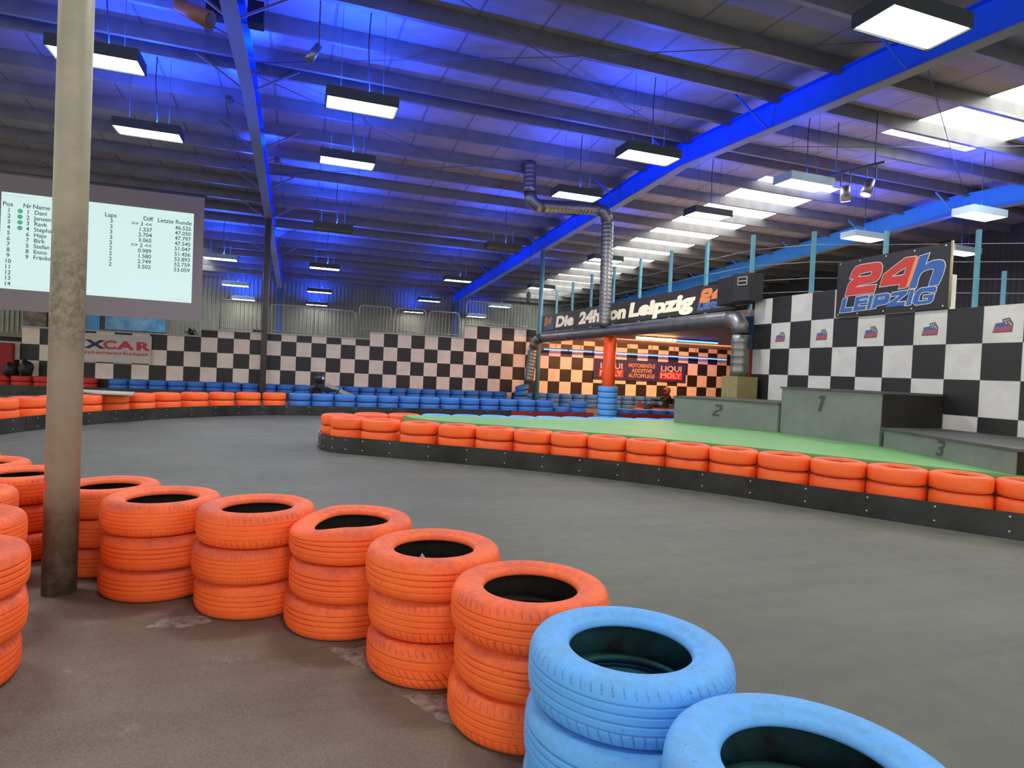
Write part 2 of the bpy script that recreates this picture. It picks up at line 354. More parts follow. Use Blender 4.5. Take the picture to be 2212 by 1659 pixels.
# roof sheets with daylight strips
SKX = (12.75, 15.55)
def strip(x0, x1, y0, y1, name, mt, dz=0.0):
    m = MB(); z0, z1 = roof_z(y0) + dz, roof_z(y1) + dz
    m.add([(x0, y0, z0), (x1, y0, z0), (x1, y1, z1), (x0, y1, z1), (x0, y0, z0 + .05), (x1, y0, z0 + .05), (x1, y1, z1 + .05), (x0, y1, z1 + .05)],
          [(3, 2, 1, 0), (4, 5, 6, 7), (0, 1, 5, 4), (1, 2, 6, 5), (2, 3, 7, 6), (3, 0, 4, 7)])
    return struct(m.build(name, mt))
FS = (15.0, 37.2); NS = (4.5, 11.2); LSX = (-6.9, -4.5)
for (x0, x1, y0, y1) in [(XL, SKX[0], YN, Y0), (SKX[1], XR, YN, Y0), (SKX[0], SKX[1], YN, NS[0]), (SKX[0], SKX[1], NS[1], Y0),
                         (SKX[1], XR, Y0, YF), (LSX[1], SKX[0], Y0, YF), (XL, LSX[0], Y0, YF), (SKX[0], SKX[1], Y0, FS[0]), (SKX[0], SKX[1], FS[1], YF), (LSX[0], LSX[1], Y0, 31.0), (LSX[0], LSX[1], 36.8, YF)]:
    strip(x0, x1, y0, y1, 'ceiling', ROOF)
n = 1
for (x0, x1, y0, y1) in [(SKX[0], SKX[1], NS[0], NS[1]), (SKX[0], SKX[1], FS[0], FS[1]), (LSX[0], LSX[1], 31.0, 36.8)]:
    strip(x0, x1, y0, y1, 'window_%d' % n, SKY); n += 1

# outer corrugated walls
def corr(name, a, b, z0, z1f, mt, per=0.2, dep=0.035):
    m = MB(); a = Vector(a); b = Vector(b); L = (b - a).length; t = (b - a) / L; nrm = Vector((-t.y, t.x))
    k = int(L / per); ps = []
    for i in range(k):
        for (f_, d_) in ((0, 0), (.5, 0), (.6, dep), (.9, dep)): ps.append(a + t * ((i + f_) * per) + nrm * d_)
    ps.append(b)
    vs = []
    for p in ps: vs += [(p.x, p.y, z0), (p.x, p.y, z1f(p.y))]
    m.add(vs, [(2 * i, 2 * i + 2, 2 * i + 3, 2 * i + 1) for i in range(len(ps) - 1)])
    return struct(m.build(name, mt))
corr('wall_back', (XR, YF - .2), (XL, YF - .2), 0, lambda y: roof_z(YF) + .05, CORR, 0.215, .06)
corr('wall_right', (XR - .1, YN), (XR - .1, YF), 0, lambda y: roof_z(y), CORR_D)

# far chequered wall with a stepped top
m = MB(); ZA = 2.067
segs = [(-13.5, -8.32, ZA - SF), (-8.32, -3.2, ZA), (-3.2, -3.2 + 11 * SF, ZA + 0.24), (-3.2 + 11 * SF, -3.2 + 18 * SF, ZA + 0.5), (-3.2 + 18 * SF, 9.1, ZA + SF + 0.5)]
# left part: one more step
segs[1:2] = [(-8.32, -7.28, ZA), (-7.28, -3.2, ZA - 0.0)]
for x0, x1, zt in segs: m.box(x0, 23.7, 0, x1, 23.85, zt)
m.box(9.1, 23.7, 0, 19.5, 23.85, 2.77)
struct(m.build('wall_far', CHK_FAR))
mm = MB()
for x0, x1, zt in segs: mm.box(x0, 23.66, zt, x1, 23.9, zt + 0.045)
struct(mm.build('trim_2', GREYSTEEL))

# right chequered wall
m = MB(); m.box(9.08, 6.64, 0, 9.2, 10.82, 2.58 + SR); m.box(9.08, 1.0, 0, 9.2, 6.64, 2.58)
struct(m.build('wall_right', CHK_R))
m = MB(); m.box(9.06, 10.83, 0, 9.3, 11.05, 2.07); struct(m.build('trim_3', REDPAINT))
m = MB(); m.box(9.06, 10.83, 2.07, 9.3, 11.05, 2.77); struct(m.build('trim_4', mat('navy_paint', (0.02, 0.06, 0.2, 1), 0.6)))

# gallery floors: over the side room and behind the far wall
m = MB(); m.box(9.1, 11.05, 2.77, 19.6, 23.7, 2.93); m.prism([(9.2, 11.05), (9.2, 10.3), (12.5, 8.2), (19.6, 8.2), (19.6, 11.05)], 2.77, 2.93)
struct(m.build('ceiling', CEILLOW))
m = MB(); m.box(-13.5, 23.85, 1.75, 9.0, YF - .3, 1.9); struct(m.build('floor', SLAB))
m = MB(); m.box(19.5, 8.2, 0, 19.65, 23.85, 2.77); struct(m.build('wall_right', WALLD))

# ------------------------------------------------------------------ curves / lettering
def curve_mesh(polys, offset=0.0, name='shape'):
    """closed outlines (2-D) filled with holes, even-odd"""
    cu = D.curves.new(name, 'CURVE'); cu.dimensions = '2D'; cu.fill_mode = 'BOTH'; cu.offset = offset; cu.extrude = 0.002
    for p in polys:
        s = cu.splines.new('POLY'); s.points.add(len(p) - 1); s.use_cyclic_u = True
        for i, q in enumerate(p): s.points[i].co = (q[0], q[1], 0, 1)
    o = D.objects.new(name, cu); COL.objects.link(o); bpy.context.view_layer.update()
    me = D.meshes.new_from_object(o); D.objects.remove(o); return me
def text_mesh(txt, size=1.0, bold=0.0, shear=0.0, align='LEFT', width=None, extrude=0.002):
    cu = D.curves.new('text', 'FONT'); cu.body = txt; cu.size = size; cu.offset = bold; cu.shear = shear; cu.align_x = align; cu.extrude = extrude; cu.resolution_u = 3
    o = D.objects.new('text', cu); COL.objects.link(o); bpy.context.view_layer.update()
    me = D.meshes.new_from_object(o); D.objects.remove(o)
    if width:
        xs = [v.co.x for v in me.vertices]; a, b = min(xs), max(xs)
        for v in me.vertices: v.co.x = (v.co.x - a) * width / (b - a)
    return me
def place(me, name, mt, O, U, V, parent=None):
    """map mesh x->U, y->V, z->U x V about origin O"""
    O, U, V = Vector(O), Vector(U), Vector(V); W = U.cross(V).normalized()
    for v in me.vertices: c = v.co.copy(); v.co = O + U * c.x + V * c.y + W * c.z
    me.materials.clear(); me.materials.append(mt)
    for p in me.polygons: p.material_index = 0
    o = D.objects.new(name, me); COL.objects.link(o)
    if parent: o.parent = parent; o.matrix_parent_inverse = parent.matrix_world.inverted()
    return o
def world_child(o, parent):
    bpy.context.view_layer.update(); o.parent = parent; o.matrix_parent_inverse = parent.matrix_world.inverted(); return o

# ------------------------------------------------------------------ tyres
def tyre_mesh(name, mats, R=0.315, H=0.178, rb=0.19, fine=False, tread=0, dent=0.0, seed=0, covered=False):
    h = H / 2; W = []
    rt = R - 0.003
    if fine:
        nT = 46
        for i in range(nT + 1):
            t = -1 + 2 * i / nT; z = t * 0.8 * h
            W.append((R - 0.001 - 0.012 * abs(t) ** 4, z, 1))
    else:
        W = [(R - .008, -.8 * h, 1), (R - .001, -.5 * h, 1), (R, 0, 1), (R - .001, .5 * h, 1), (R - .008, .8 * h, 1)]
    up = [(R - .021, .89 * h, 0), (R - .036, .96 * h, 0), (R - .055, 1.0 * h, 0), (R - .075, .985 * h, 0), (rb + .036, .945 * h, 0), (rb + .026, .85 * h, 0), (rb + .014, .855 * h, 0), (rb + .004, .78 * h, 0), (rb, .66 * h, 0), (rb, .58 * h, 0)]
    if not fine: up = [up[i] for i in (0, 2, 3, 5, 8)]
    inn = [(rb + .006, .54 * h, 2), (rb + .03, .64 * h, 2), (R - .07, .78 * h, 2), (R - .04, .68 * h, 2), (R - .024, .4 * h, 2), (R - .02, 0, 2)]
    if not fine: inn = [inn[0], inn[2], inn[5]]
    prof = W + up + inn + [(r, -z, k) for r, z, k in inn[:-1][::-1]] + [(r, -z, k) for r, z, k in up[::-1]]
    n = 744 if fine else 28
    rnd = random.Random(seed); k = len(prof)
    ph = [rnd.uniform(0, 6.28) for _ in range(4)]
    vs = []; gr = []
    rings = {0: (-.52, -.18, .18, .52), 1: (-.6, -.3, 0, .3, .6), 2: (-.5, 0, .5), 3: (-.55, -.12, .3), 4: (-.55, -.2, .15, .5)}[tread]
    nb = {0: 62, 1: 80, 2: 58, 3: 66, 4: 60}[tread]
    for j in range(n):
        th = 2 * PI * j / n; cs, sn = math.cos(th), math.sin(th)
        wob = 1 + 0.004 * math.sin(2 * th + ph[0]) + 0.002 * math.sin(3 * th + ph[1])
        for (r, z, kd) in prof:
            g = 0.0
            if fine and kd == 1:
                t = z / (0.8 * h)
                for q in rings:
                    wv = 0.012 * math.sin(nb * th) if tread == 1 else 0
                    if abs(t - q - wv) < 0.028: g = max(g, 0.62 if tread != 1 else .5)
                u = (th / (2 * PI) * nb)
                if tread != 4 and (t > 0.72 or t < -0.66 or (tread == 3 and abs(t) > 0.12) or (tread == 2 and t < -.05) or (tread == 0 and t < -0.52)):
                    sk = {0: 0.6, 1: 0.3, 2: 1.6, 3: -1.2, 4: 0}[tread] * abs(t) * (1 if t > 0 else -1)
                    if (u + sk) % 1.0 < 0.15: g = max(g, {0: .55, 1: .35, 2: .8, 3: .8, 4: 0}[tread])
                r2 = r - 0.0055 * g
            else: r2 = r
            z2 = z
            if dent and z > 0:
                a = math.cos(th - 3.7)
                if a > 0.2: z2 = z * (1 - dent * ((a - .2) / .8) ** 1.5)
            vs.append((r2 * wob * cs, r2 * wob * sn, z2)); gr.append(g)
    fs = []; mi = []
    for j in range(n):
        j2 = (j + 1) % n
        for i in range(k):
            i2 = (i + 1) % k
            fs.append((j * k + i, j2 * k + i, j2 * k + i2, j * k + i2)); mi.append(1 if (prof[i][2] == 2 and prof[i2][2] == 2) or (prof[i][1] < 0 and prof[i][0] < rb + .012) or (covered and prof[i][1] > 0 and prof[i][0] < R - .07) else 0)
    me = D.meshes.new(name); me.from_pydata(vs, [], fs)
    for mt in mats: me.materials.append(mt)
    me.polygons.foreach_set('material_index', mi); me.polygons.foreach_set('use_smooth', [True] * len(fs))
    at = me.attributes.new('groove', 'FLOAT', 'POINT'); at.data.foreach_set('value', gr)
    me.update(); return me

ORD = ['first', 'second', 'third', 'fourth', 'fifth', 'sixth', 'seventh', 'eighth', 'ninth', 'tenth', 'eleventh', 'twelfth', 'thirteenth', 'fourteenth', 'fifteenth', 'sixteenth', 'seventeenth', 'eighteenth', 'nineteenth', 'twentieth']
def ordn(i):
    if i < 20: return ORD[i]
    t = {2: 'twenty', 3: 'thirty', 4: 'forty', 5: 'fifty'}[(i + 1) // 10]
    r = (i + 1) % 10
    return {'twenty': 'twentieth', 'thirty': 'thirtieth', 'forty': 'fortieth', 'fifty': 'fiftieth'}[t] if r == 0 else t + '-' + ORD[r - 1]
def tyre(me, x, y, z, label, group, tilt=0.0, rz=None):
    o = D.objects.new('tyre', me); COL.objects.link(o)
    o.location = (x, y, z); a = random.uniform(0, 2 * PI)
    o.rotation_euler = (tilt * math.cos(a), tilt * math.sin(a), random.uniform(0, 2 * PI) if rz is None else rz)
    return tag(o, label, 'tyre', group)

FINE = {}
def fine_mesh(col, tread, dent=0.0, covered=False):
    key = (col, tread, dent, covered)
    if key not in FINE:
        FINE[key] = tyre_mesh('tyre', [ORANGE, LIN_O] if col == 'orange' else [BLUE, LIN_B], .315, .184, .188, True, tread, dent, len(FINE), covered)
    return FINE[key]

LAY = {3: ['bottom', 'middle', 'top'], 2: ['bottom', 'top'], 1: ['only']}
# foreground row, from the pillar to the lower right corner: (x, y, R, tyre height, rb, treads bottom->top, reference)
fg = [
 (-1.13, 4.60, .30, .180, .180, (4, 4, 1), 'orange', 'of the stack half hidden behind the cream pillar'),
 (-0.73, 4.12, .318, .184, .190, (4, 4, 1), 'orange', 'of the first full orange stack right of the cream pillar'),
 (-0.19, 3.77, .315, .187, .190, (4, 1, 0), 'orange', 'of the second full orange stack right of the cream pillar'),
 (0.30, 3.395, .317, .187, .185, (4, 4, 4), 'orange', 'of the third full orange stack, the one with a dented top'),
 (0.63, 2.845, .310, .184, .185, (2, 0, 4), 'orange', 'of the orange stack holding a paper scrap'),
 (0.905, 2.29, .312, .180, .188, (0, 4, 0), 'orange', 'of the last orange stack before the light blue ones'),
 (1.01, 1.69, .314, .184, .190, (0, 4, 0), 'blue', 'of the light blue stack next to the orange ones'),
 (1.10, 1.05, .322, .182, .190, (0, 4, 4), 'blue', 'of the light blue stack cut off by the lower frame edge')]
rj = random.Random(5)
for (x, y, R, H, rb, trs, col, ref) in fg:
    for k in range(3):
        dent = 0.5 if ('dented' in ref and k == 2) else 0.0
        jx, jy = (0, 0) if k == 2 else (rj.uniform(-.022, .022), rj.uniform(-.022, .022))
        o = tyre(fine_mesh(col, trs[k], dent, k < 2), x + jx, y + jy, (k + .5) * H, '%s tyre, %s %s' % (('light blue' if col == 'blue' else 'orange'), LAY[3][k], ref), 'foreground tyre stacks', rz=rj.uniform(0, 6.28) if not dent else -0.54)
        o.scale = (R / .315, R / .315, H / .184)
# left cluster beyond and beside the pillar
lc = [(-1.72, 5.0, .32, 'of the stack directly behind the cream pillar'), (-2.17, 5.5, .31, 'of the second stack behind the cream pillar'), (-2.62, 6.12, .3, 'of the farthest foreground stack at the left frame edge'),
      (-1.86, 4.36, .3, 'of the third orange stack up the left frame edge'), (-1.60, 3.72, .31, 'of the second orange stack up the left frame edge'), (-1.37, 3.06, .31, 'of the nearest orange stack at the left frame edge')]
for i, (x, y, R, ref) in enumerate(lc):
    for k in range(3):
        tyre(fine_mesh('orange', (1, 4, 0)[(i + k) % 3], 0.0, k < 2), x + rj.uniform(-.02, .02), y + rj.uniform(-.02, .02), (k + .5) * .184, 'orange tyre, %s %s' % (LAY[3][k], ref), 'foreground tyre stacks')
# paper scrap in the hole of the fifth stack
m = MB(); m.add([(0, 0, 0), (.035, .004, .0), (.03, .01, .06), (.012, .004, .085), (-.004, .012, .05), (.016, -.014, .03)], [(0, 1, 5), (0, 5, 4), (1, 2, 5), (5, 2, 3), (5, 3, 4)])
o = m.build('paper_scrap', mat('creased_white_paper', (.75, .72, .6, 1), .8)); o.location = (0.59, 2.99, 0.355); o.scale = (1.2, 1.2, 1.25)
m2 = o.modifiers.new('thick', 'SOLIDIFY'); m2.thickness = .0015
tag(o, 'small crumpled white paper scrap stuck inside an orange tyre stack', 'paper')

# barrier rows -----------------------------------------------------------
FAR = {c: tyre_mesh('tyre', ms, .281, .183, .163) for c, ms in (('orange', [ORANGE, LIN_O]), ('red', [RED, LIN_O]), ('blue', [BLUED, LIN_B]), ('light blue', [BLUE, LIN_B]))}
SM = {c: tyre_mesh('tyre', ms, .267, .178, .157) for c, ms in (('orange', [ORANGE, LIN_O]), ('light blue', [BLUE, LIN_B]))}
def row(cs, mesh, H, fn, group, layers=3):
    wd = .528 if mesh is SM else .568
    """fn(i)->(colour, reference)"""
    for i, c in enumerate(cs):
        x, y = c[0], c[1]; nl = c[2] if len(c) > 2 else layers; col, ref = fn(i)
        q_ = [math.dist((x, y), c2[:2]) for c2 in (cs[i - 1] if i else cs[1], cs[min(i + 1, len(cs) - 1)]) if c2[:2] != (x, y)]
        pitch = sum(q_) / len(q_)
        for k in range(nl):
            nm = LAY[nl][k] if nl in LAY else ORD[k] + ' from the ground'
            tyre(mesh[col], x + random.uniform(-.006, .006), y + random.uniform(-.006, .006), (k + .5) * H, '%s tyre, %s, %s' % (col, nm, ref), group, tilt=0.0).scale = (min(1.12 if mesh is SM else 1.03, max(.96, pitch / wd)),) * 2 + (1,)
ISL_N = [(.66, 10.67), (.79, 10.13), (1.25, 9.8), (1.79, 9.42), (2.3, 9.07), (2.79, 8.74), (3.26, 8.4), (3.68, 8.03), (4.08, 7.67), (4.46, 7.27), (4.82, 6.86), (5.19, 6.42), (5.53, 5.93), (5.84, 5.44), (6.16, 4.97), (6.47, 4.5), (6.8, 4.05), (7.15, 3.6)]
row(ISL_N, SM, .178, lambda i: ('orange', '%s stack from the left tip, near edge of the green island' % ordn(i)), 'near side tyres of the green island')
ISL_F = [(1.22, 10.97), (1.8, 10.97), (2.38, 10.97), (2.92, 10.97), (3.46, 10.97), (4.01, 10.97), (4.56, 10.97), (5.1, 10.97), (5.64, 10.97), (6.18, 10.97), (6.72, 10.97), (7.26, 10.97), (7.8, 10.97)]
row(ISL_F, SM, .178, lambda i: ('orange' if i < 2 else 'light blue', '%s stack from the left, far edge of the green island' % ordn(i)), 'far side tyres of the green island')
MIDL = [(x - .045, y + .03) for x, y in [(-4.95, 11.2), (-4.8, 11.8), (-4.62, 12.38), (-4.4, 12.93), (-4.15, 13.48), (-3.84, 14.0), (-3.5, 14.53), (-3.13, 15.08), (-2.72, 15.6), (-2.22, 16.08), (-1.69, 16.48), (-1.12, 16.79), (-.52, 17.0)]]
row(MIDL, FAR, .183, lambda i: ('orange', '%s stack from the left in the orange middle row' % ordn(i)), 'orange tyres of the middle row')
MIDR = [(.06, 17.1), (.63, 17.1), (1.2, 17.1), (1.77, 17.1), (2.34, 17.1), (2.91, 17.1), (3.48, 17.1), (4.06, 17.1), (4.63, 17.1), (5.21, 17.1), (5.78, 17.1), (6.35, 17.1), (6.92, 17.1), (7.48, 17.1, 2), (8.02, 17.1), (9.6, 17.1, 2), (10.2, 17.1, 2), (10.82, 17.1, 2), (11.42, 17.1, 2)]
MIDR = [c if len(c) == 3 else c for c in MIDR]
row(MIDR[:15], FAR, .183, lambda i: ('blue', '%s stack right of the orange ones in the middle row' % ordn(i)), 'blue tyres of the middle row')
row(MIDR[15:], FAR, .183, lambda i: ('blue', '%s low stack right of the orange column' % ordn(i)), 'blue tyres right of the orange column')
bx = [-9.9 + .58 * i for i in range(7)]
row([(x, 23.35) for x in bx], FAR, .183, lambda i: ('red', '%s stack from the left before the far chequered wall' % ordn(i)), 'red tyres along the far wall')
bx = [-5.53 + .568 * i for i in range(39)]
row([(x, 23.35) for x in bx if not (7.75 < x < 8.35)], FAR, .183, lambda i: ('blue', '%s stack right of the red ones, far chequered wall' % ordn(i)), 'blue tyres along the far wall')
# five-high stack round the orange column
for k in range(6):
    tyre(tyre_mesh('tyre', [BLUE, LIN_B], .295, .176, .2) if k == 0 else D.objects['column_tyre_src'].data, 8.8, 16.7, (k + .5) * .176, 'blue tyre, %s from the ground in the tall stack round the orange column' % ORD[k], 'tall stack round the orange column')
    if k == 0: D.objects[-1 if False else [o.name for o in COL.objects if o.get('group') == 'tall stack round the orange column'][0]].name = 'column_tyre_src'
D.objects['column_tyre_src'].name = 'tyre'
# leaning stack below the left duct end
for k in range(4):
    o = tyre(FAR['blue'], 8.25 + .03 * k, 23.0 - .01 * k, .1 + .19 * k + .02, 'blue tyre, %s from the ground in the crooked stack under the duct end' % ORD[k], 'crooked stack under the duct end')
    if k > 1: o.rotation_euler = (0, -.14 * (k - 1), 0); o.location.z += .02 * k

# rubber boards round the rows -------------------------------------------
def boards(path, h, per, label_fn, group, mt=RUBBER, th=0.022, bolts=True):
    """boards as separate lengths following the path"""
    P = [Vector((p[0], p[1])) for p in path]; i = 0; part = [P[0]]; acc = 0; lens = []; cur = [P[0]]
    for a, b in zip(P[:-1], P[1:]):
        cur.append(b); acc += (b - a).length
        if acc > per: lens.append(cur); cur = [b]; acc = 0
    if len(cur) > 1: lens.append(cur)
    for idx, seg in enumerate(lens):
        m = MB(); L = []; R_ = []
        for q, p in enumerate(seg):
            t = (seg[min(q + 1, len(seg) - 1)] - seg[max(q - 1, 0)]).normalized(); nn = Vector((-t.y, t.x))
            if idx % 2: p = p + nn * -0.004
            L.append(p); R_.append(p + nn * th)
        vs = []
        for a, b in zip(L, R_): vs += [(a.x, a.y, .004), (a.x, a.y, h), (b.x, b.y, h), (b.x, b.y, .004)]
        fs = []
        for q in range(len(seg) - 1):
            o_ = q * 4
            for e in range(4): fs.append((o_ + e, o_ + (e + 1) % 4, o_ + 4 + (e + 1) % 4, o_ + 4 + e))
        fs += [(0, 1, 2, 3), tuple(len(vs) - 4 + e for e in (3, 2, 1, 0))]
        m.add(vs, fs)
        o = m.build('rubber_board', mt[idx] if isinstance(mt, list) else mt)
        tag(o, label_fn(idx), 'barrier', group)
        if bolts:
            for q in range(len(seg) - 1):
                a, b = seg[q], seg[q + 1]; t = (b - a).normalized(); nn = Vector((t.y, -t.x))
                for zz in (.07, h - .04):
                    mm = MB(); c = a + (b - a) * .45 + nn * .002
                    if idx % 2: c = c + nn * .004
                    mm.tube([(c.x, c.y, zz), (c.x + nn.x * .008, c.y + nn.y * .008, zz)], .009, 8); bo = mm.build('bolt', BOLT, o)
def dense(path, step):
    out = [path[0]]
    for a, b in zip(path[:-1], path[1:]):
        n_ = max(1, round(math.dist(a, b) / step))
        for k in range(1, n_ + 1): out.append((a[0] + (b[0] - a[0]) * k / n_, a[1] + (b[1] - a[1]) * k / n_))
    return out
isl_path = [(7.0, 3.15), (6.6, 3.72), (6.25, 4.2), (5.92, 4.68), (5.58, 5.17), (5.25, 5.68), (4.92, 6.18), (4.58, 6.6), (4.22, 7.02), (3.85, 7.42), (3.47, 7.77), (3.05, 8.12), (2.6, 8.46), (2.12, 8.8), (1.62, 9.15), (1.1, 9.52), (.85, 9.68), (.62, 9.83), (.47, 10.0), (.38, 10.2), (.34, 10.5), (.36, 10.85), (.5, 11.15), (.75, 11.27)]
boards(isl_path[::-1], .25, 1.25, lambda i: 'black rubber board, %s length round the green island from its far left tip' % ORD[i], 'rubber boards round the green island')
boards([(8.1, 11.3), (6.5, 11.3), (5, 11.3), (3.5, 11.3), (2, 11.3), (.77, 11.29)][::-1], .25, 2.5, lambda i: 'black rubber board, %s length on the hidden far side of the green island' % ORD[i], 'rubber boards behind the green island', bolts=False)
mid_path = [(-4.62, 10.6), (-4.5, 11.3), (-4.42, 11.9), (-4.28, 12.45), (-4.1, 12.95), (-3.85, 13.45), (-3.55, 13.95), (-3.2, 14.45), (-2.85, 14.93), (-2.45, 15.38), (-2.0, 15.8), (-1.55, 16.15), (-1.05, 16.43), (-.5, 16.65), (.05, 16.76), (.6, 16.79), (1.2, 16.79), (1.8, 16.79)]
boards(mid_path, .25, 1.6, lambda i: 'black rubber board in front of the orange middle row, %s length from the left' % ORD[i], 'rubber boards before the middle row')
boards([(1.8, 16.79), (3.1, 16.79), (4.5, 16.79), (5.8, 16.79)], .25, 1.2, lambda i: 'black rubber board under the blue middle row, %s length right of the orange tyres' % ORD[i], 'rubber boards under the blue middle row')
boards([(5.8, 16.79), (7.1, 16.79), (8.4, 16.79)], .24, 1.2, lambda i: 'dark red board under the blue middle row, %s length left of the orange column' % ORD[i], 'dark red boards', REDBOARD)
boards([(9.3, 16.79), (10.5, 16.79), (11.7, 16.79)], .24, 1.1, lambda i: 'dark red board, %s length right of the orange column' % ORD[i], 'dark red boards', REDBOARD)
boards([(-10.2, 23.02), (-8.0, 23.02), (-6, 23.02), (-3.5, 23.02), (-1, 23.02), (1.5, 23.02), (4, 23.02), (6.5, 23.02), (8, 23.02)], .26, 2.2, lambda i: 'black rubber board before the far wall tyres, %s length from the left' % ORD[i], 'rubber boards along the far wall', bolts=False)

# ------------------------------------------------------------------ green island deck and podium
deck = [(1.72, 10.66), (1.78, 10.2), (2.05, 9.78), (2.62, 9.32), (3.12, 8.95), (3.55, 8.62), (3.98, 8.25), (4.38, 7.9), (4.75, 7.5), (5.12, 7.08), (5.48, 6.64), (5.83, 6.14), (6.15, 5.62), (6.48, 5.13), (6.8, 4.66), (7.1, 4.2), (7.5, 3.75), (9.07, 3.6), (9.07, 10.65)]
deck = [(x - .015, y - .02) if 3 < i_ < 16 or i_ == 2 or i_ == 3 else (x, y) for i_, (x, y) in enumerate(deck)]
m = MB(); m.prism(deck, .01, .534); o = m.build('island_deck', [GREEN, PODTOP])
tag(o, 'green painted raised deck of the island under the podium', 'platform')
m = MB()
for a, b in (((4.9, 8.1), (5.7, 7.05)), ((3.55, 10.05), (3.95, 9.75)), ((5.2, 9.6), (6.05, 8.35))):
    m.bar((a[0], a[1], .5365), (b[0], b[1], .5365), .018, .002)
world_child(m.build('painted_line', mat('faded_line_paint', (.55, .65, .5, 1), .7)), o)

def podium(label, poly, z1, lid=0.03):
    r = empty('podium_block', (0, 0, 0), label, 'podium')
    MB().prism(poly, .536, z1 - lid).build('body', PODIUM, r)
    c = Vector((sum(p[0] for p in poly) / len(poly), sum(p[1] for p in poly) / len(poly)))
    big = [(p[0] + (.02 if p[0] > c.x else -.025) * (0 if p[0] > 8.8 else 1), p[1] + (.015 if p[1] > c.y else -.015)) for p in poly]
    MB().prism(big, z1 - lid, z1).build('top_board', PODTOP, r)
    return r
P1 = podium('tall grey podium block with the number one', [(7.75, 8.46), (7.85, 6.64), (9.06, 6.64), (9.06, 8.46)], 1.315)
P2 = podium('grey podium block with the number two, left of the tallest', [(6.83, 10.23), (7.72, 8.5), (9.02, 8.5), (9.02, 9.2), (8.35, 10.4), (7.9, 10.72)], 1.04)
m = MB(); m.prism([(7.87, 6.63), (9.06, 6.63), (9.06, 6.636), (7.87, 6.636)], .81, 1.28); m.build('side_panel', mat('black_side_panel', (.008, .007, .006, 1), .8, noise=(3, (.02, .016, .012, 1), .8)), P1)['label'] = 'black side panel'  # near-black sheet paints the shade on this side of the block
P3 = podium('lowest grey podium block with the faded number three', [(7.88, 6.6), (7.03, 4.35), (8.9, 3.75), (9.06, 6.6)], .805)
m = MB(); m.prism([(7.045, 4.34), (8.9, 3.745), (8.9, 3.738), (7.04, 4.33)], .54, .775); m.build('side_panel', D.materials['black_side_panel'], P3)['label'] = 'black side panel'  # same painted shade on the right side of the low block
def on_face(polys, name, mt, parent, O, U, z, k, W):
    me = curve_mesh(polys); o = place(me, name, mt, O, Vector(U).normalized() * k, Vector((0, 0, k)), parent); return o
two = [[(.18, 1.0), (.75, 1.0), (.9, .92), (.86, .55), (.74, .46), (.42, .38), (.26, .2), (.62, .2), (.6, 0), (0, 0), (.04, .3), (.2, .46), (.58, .58), (.62, .8), (.3, .8)]]
one = [[(.2, 1.0), (.62, 1.0), (.34, 0), (.08, 0), (.3, .78), (.1, .78)]]
three = [[(.1, 1.0), (.72, 1.0), (.84, .9), (.78, .62), (.6, .5), (.68, .38), (.6, .08), (.48, 0), (-.05, 0), (-.02, .2), (.38, .2), (.42, .4), (.2, .42), (.24, .6), (.56, .62), (.58, .8), (.12, .8)]]
def lerp(a, b, t): return (a[0] + (b[0] - a[0]) * t, a[1] + (b[1] - a[1]) * t)
def face(a, b, t, off, z):
    d = Vector((b[0] - a[0], b[1] - a[1])).normalized(); nn = Vector((d.y, -d.x)); p = lerp(a, b, t)
    return (p[0] + nn.x * off, p[1] + nn.y * off, z), (d.x, d.y, 0)
O, U = face((6.83, 10.23), (7.72, 8.5), .4, .003, .72); on_face(two, 'numeral', NUMER, P2, O, U, 0, .215, 0)
O, U = face((7.75, 8.46), (7.85, 6.64), .40, .003, .96); on_face(one, 'numeral', NUMER, P1, O, U, 0, .25, 0)
O, U = face((7.88, 6.6), (7.03, 4.35), .48, .003, .57); on_face(three, 'numeral', NUMER, P3, O, U, 0, .19, 0)

# ------------------------------------------------------------------ roof frames, purlins
def frame(x, label, web, group=None):
    r = empty('roof_beam', (x, Y0, 0), label, 'roof beam')
    def strip_(x0, x1, dz0, dz1, name, mt, lab=None):
        m = MB()
        for ya, yb in ((YN, Y0), (Y0, YF - .5)):
            v = []
            for y in (ya, yb):
                for xx, dz in ((x0, dz0), (x1, dz0), (x1, dz1), (x0, dz1)): v.append((xx, y - Y0, zb(y) + dz))
            m.add(v, [(0, 1, 2, 3), (7, 6, 5, 4), (0, 4, 5, 1), (1, 5, 6, 2), (2, 6, 7, 3), (3, 7, 4, 0)])
        o = m.build(name, mt, r)
        if lab: o['label'] = lab
    strip_(-.012, .012, .02, BD - .02, 'web', web)
    strip_(-.12, .12, 0, .02, 'bottom_flange', FLANGE, 'grey lower flange')
    strip_(-.12, .12, BD - .02, BD - .002, 'top_flange', web)
    y = 4.3
    while y < 36:
        for s in (-1, 1):
            MB().bar((s * .1, y - Y0, zb(y) + .03), (s * .95, y - Y0 + .0, zb(y) + BD - .004), .035, .035).build('brace', web if x > 0 else PURLIN, r)
        y += 3.1
    return r
BL = frame(-1.15, 'blue steel roof beam with grey flange, above the cream pillar', BEAM_BLUE)
BM = frame(9.0, 'bright blue steel roof beam crossing diagonally over the track', BEAM_BLUE)
BR = frame(18.7, 'light blue steel roof beam at the far right behind the gallery', BEAM_PALE)
ys = [13.3 - 1.5 * i for i in range(11)] + [13.9 + 1.5 * i for i in range(17)]
pm = None
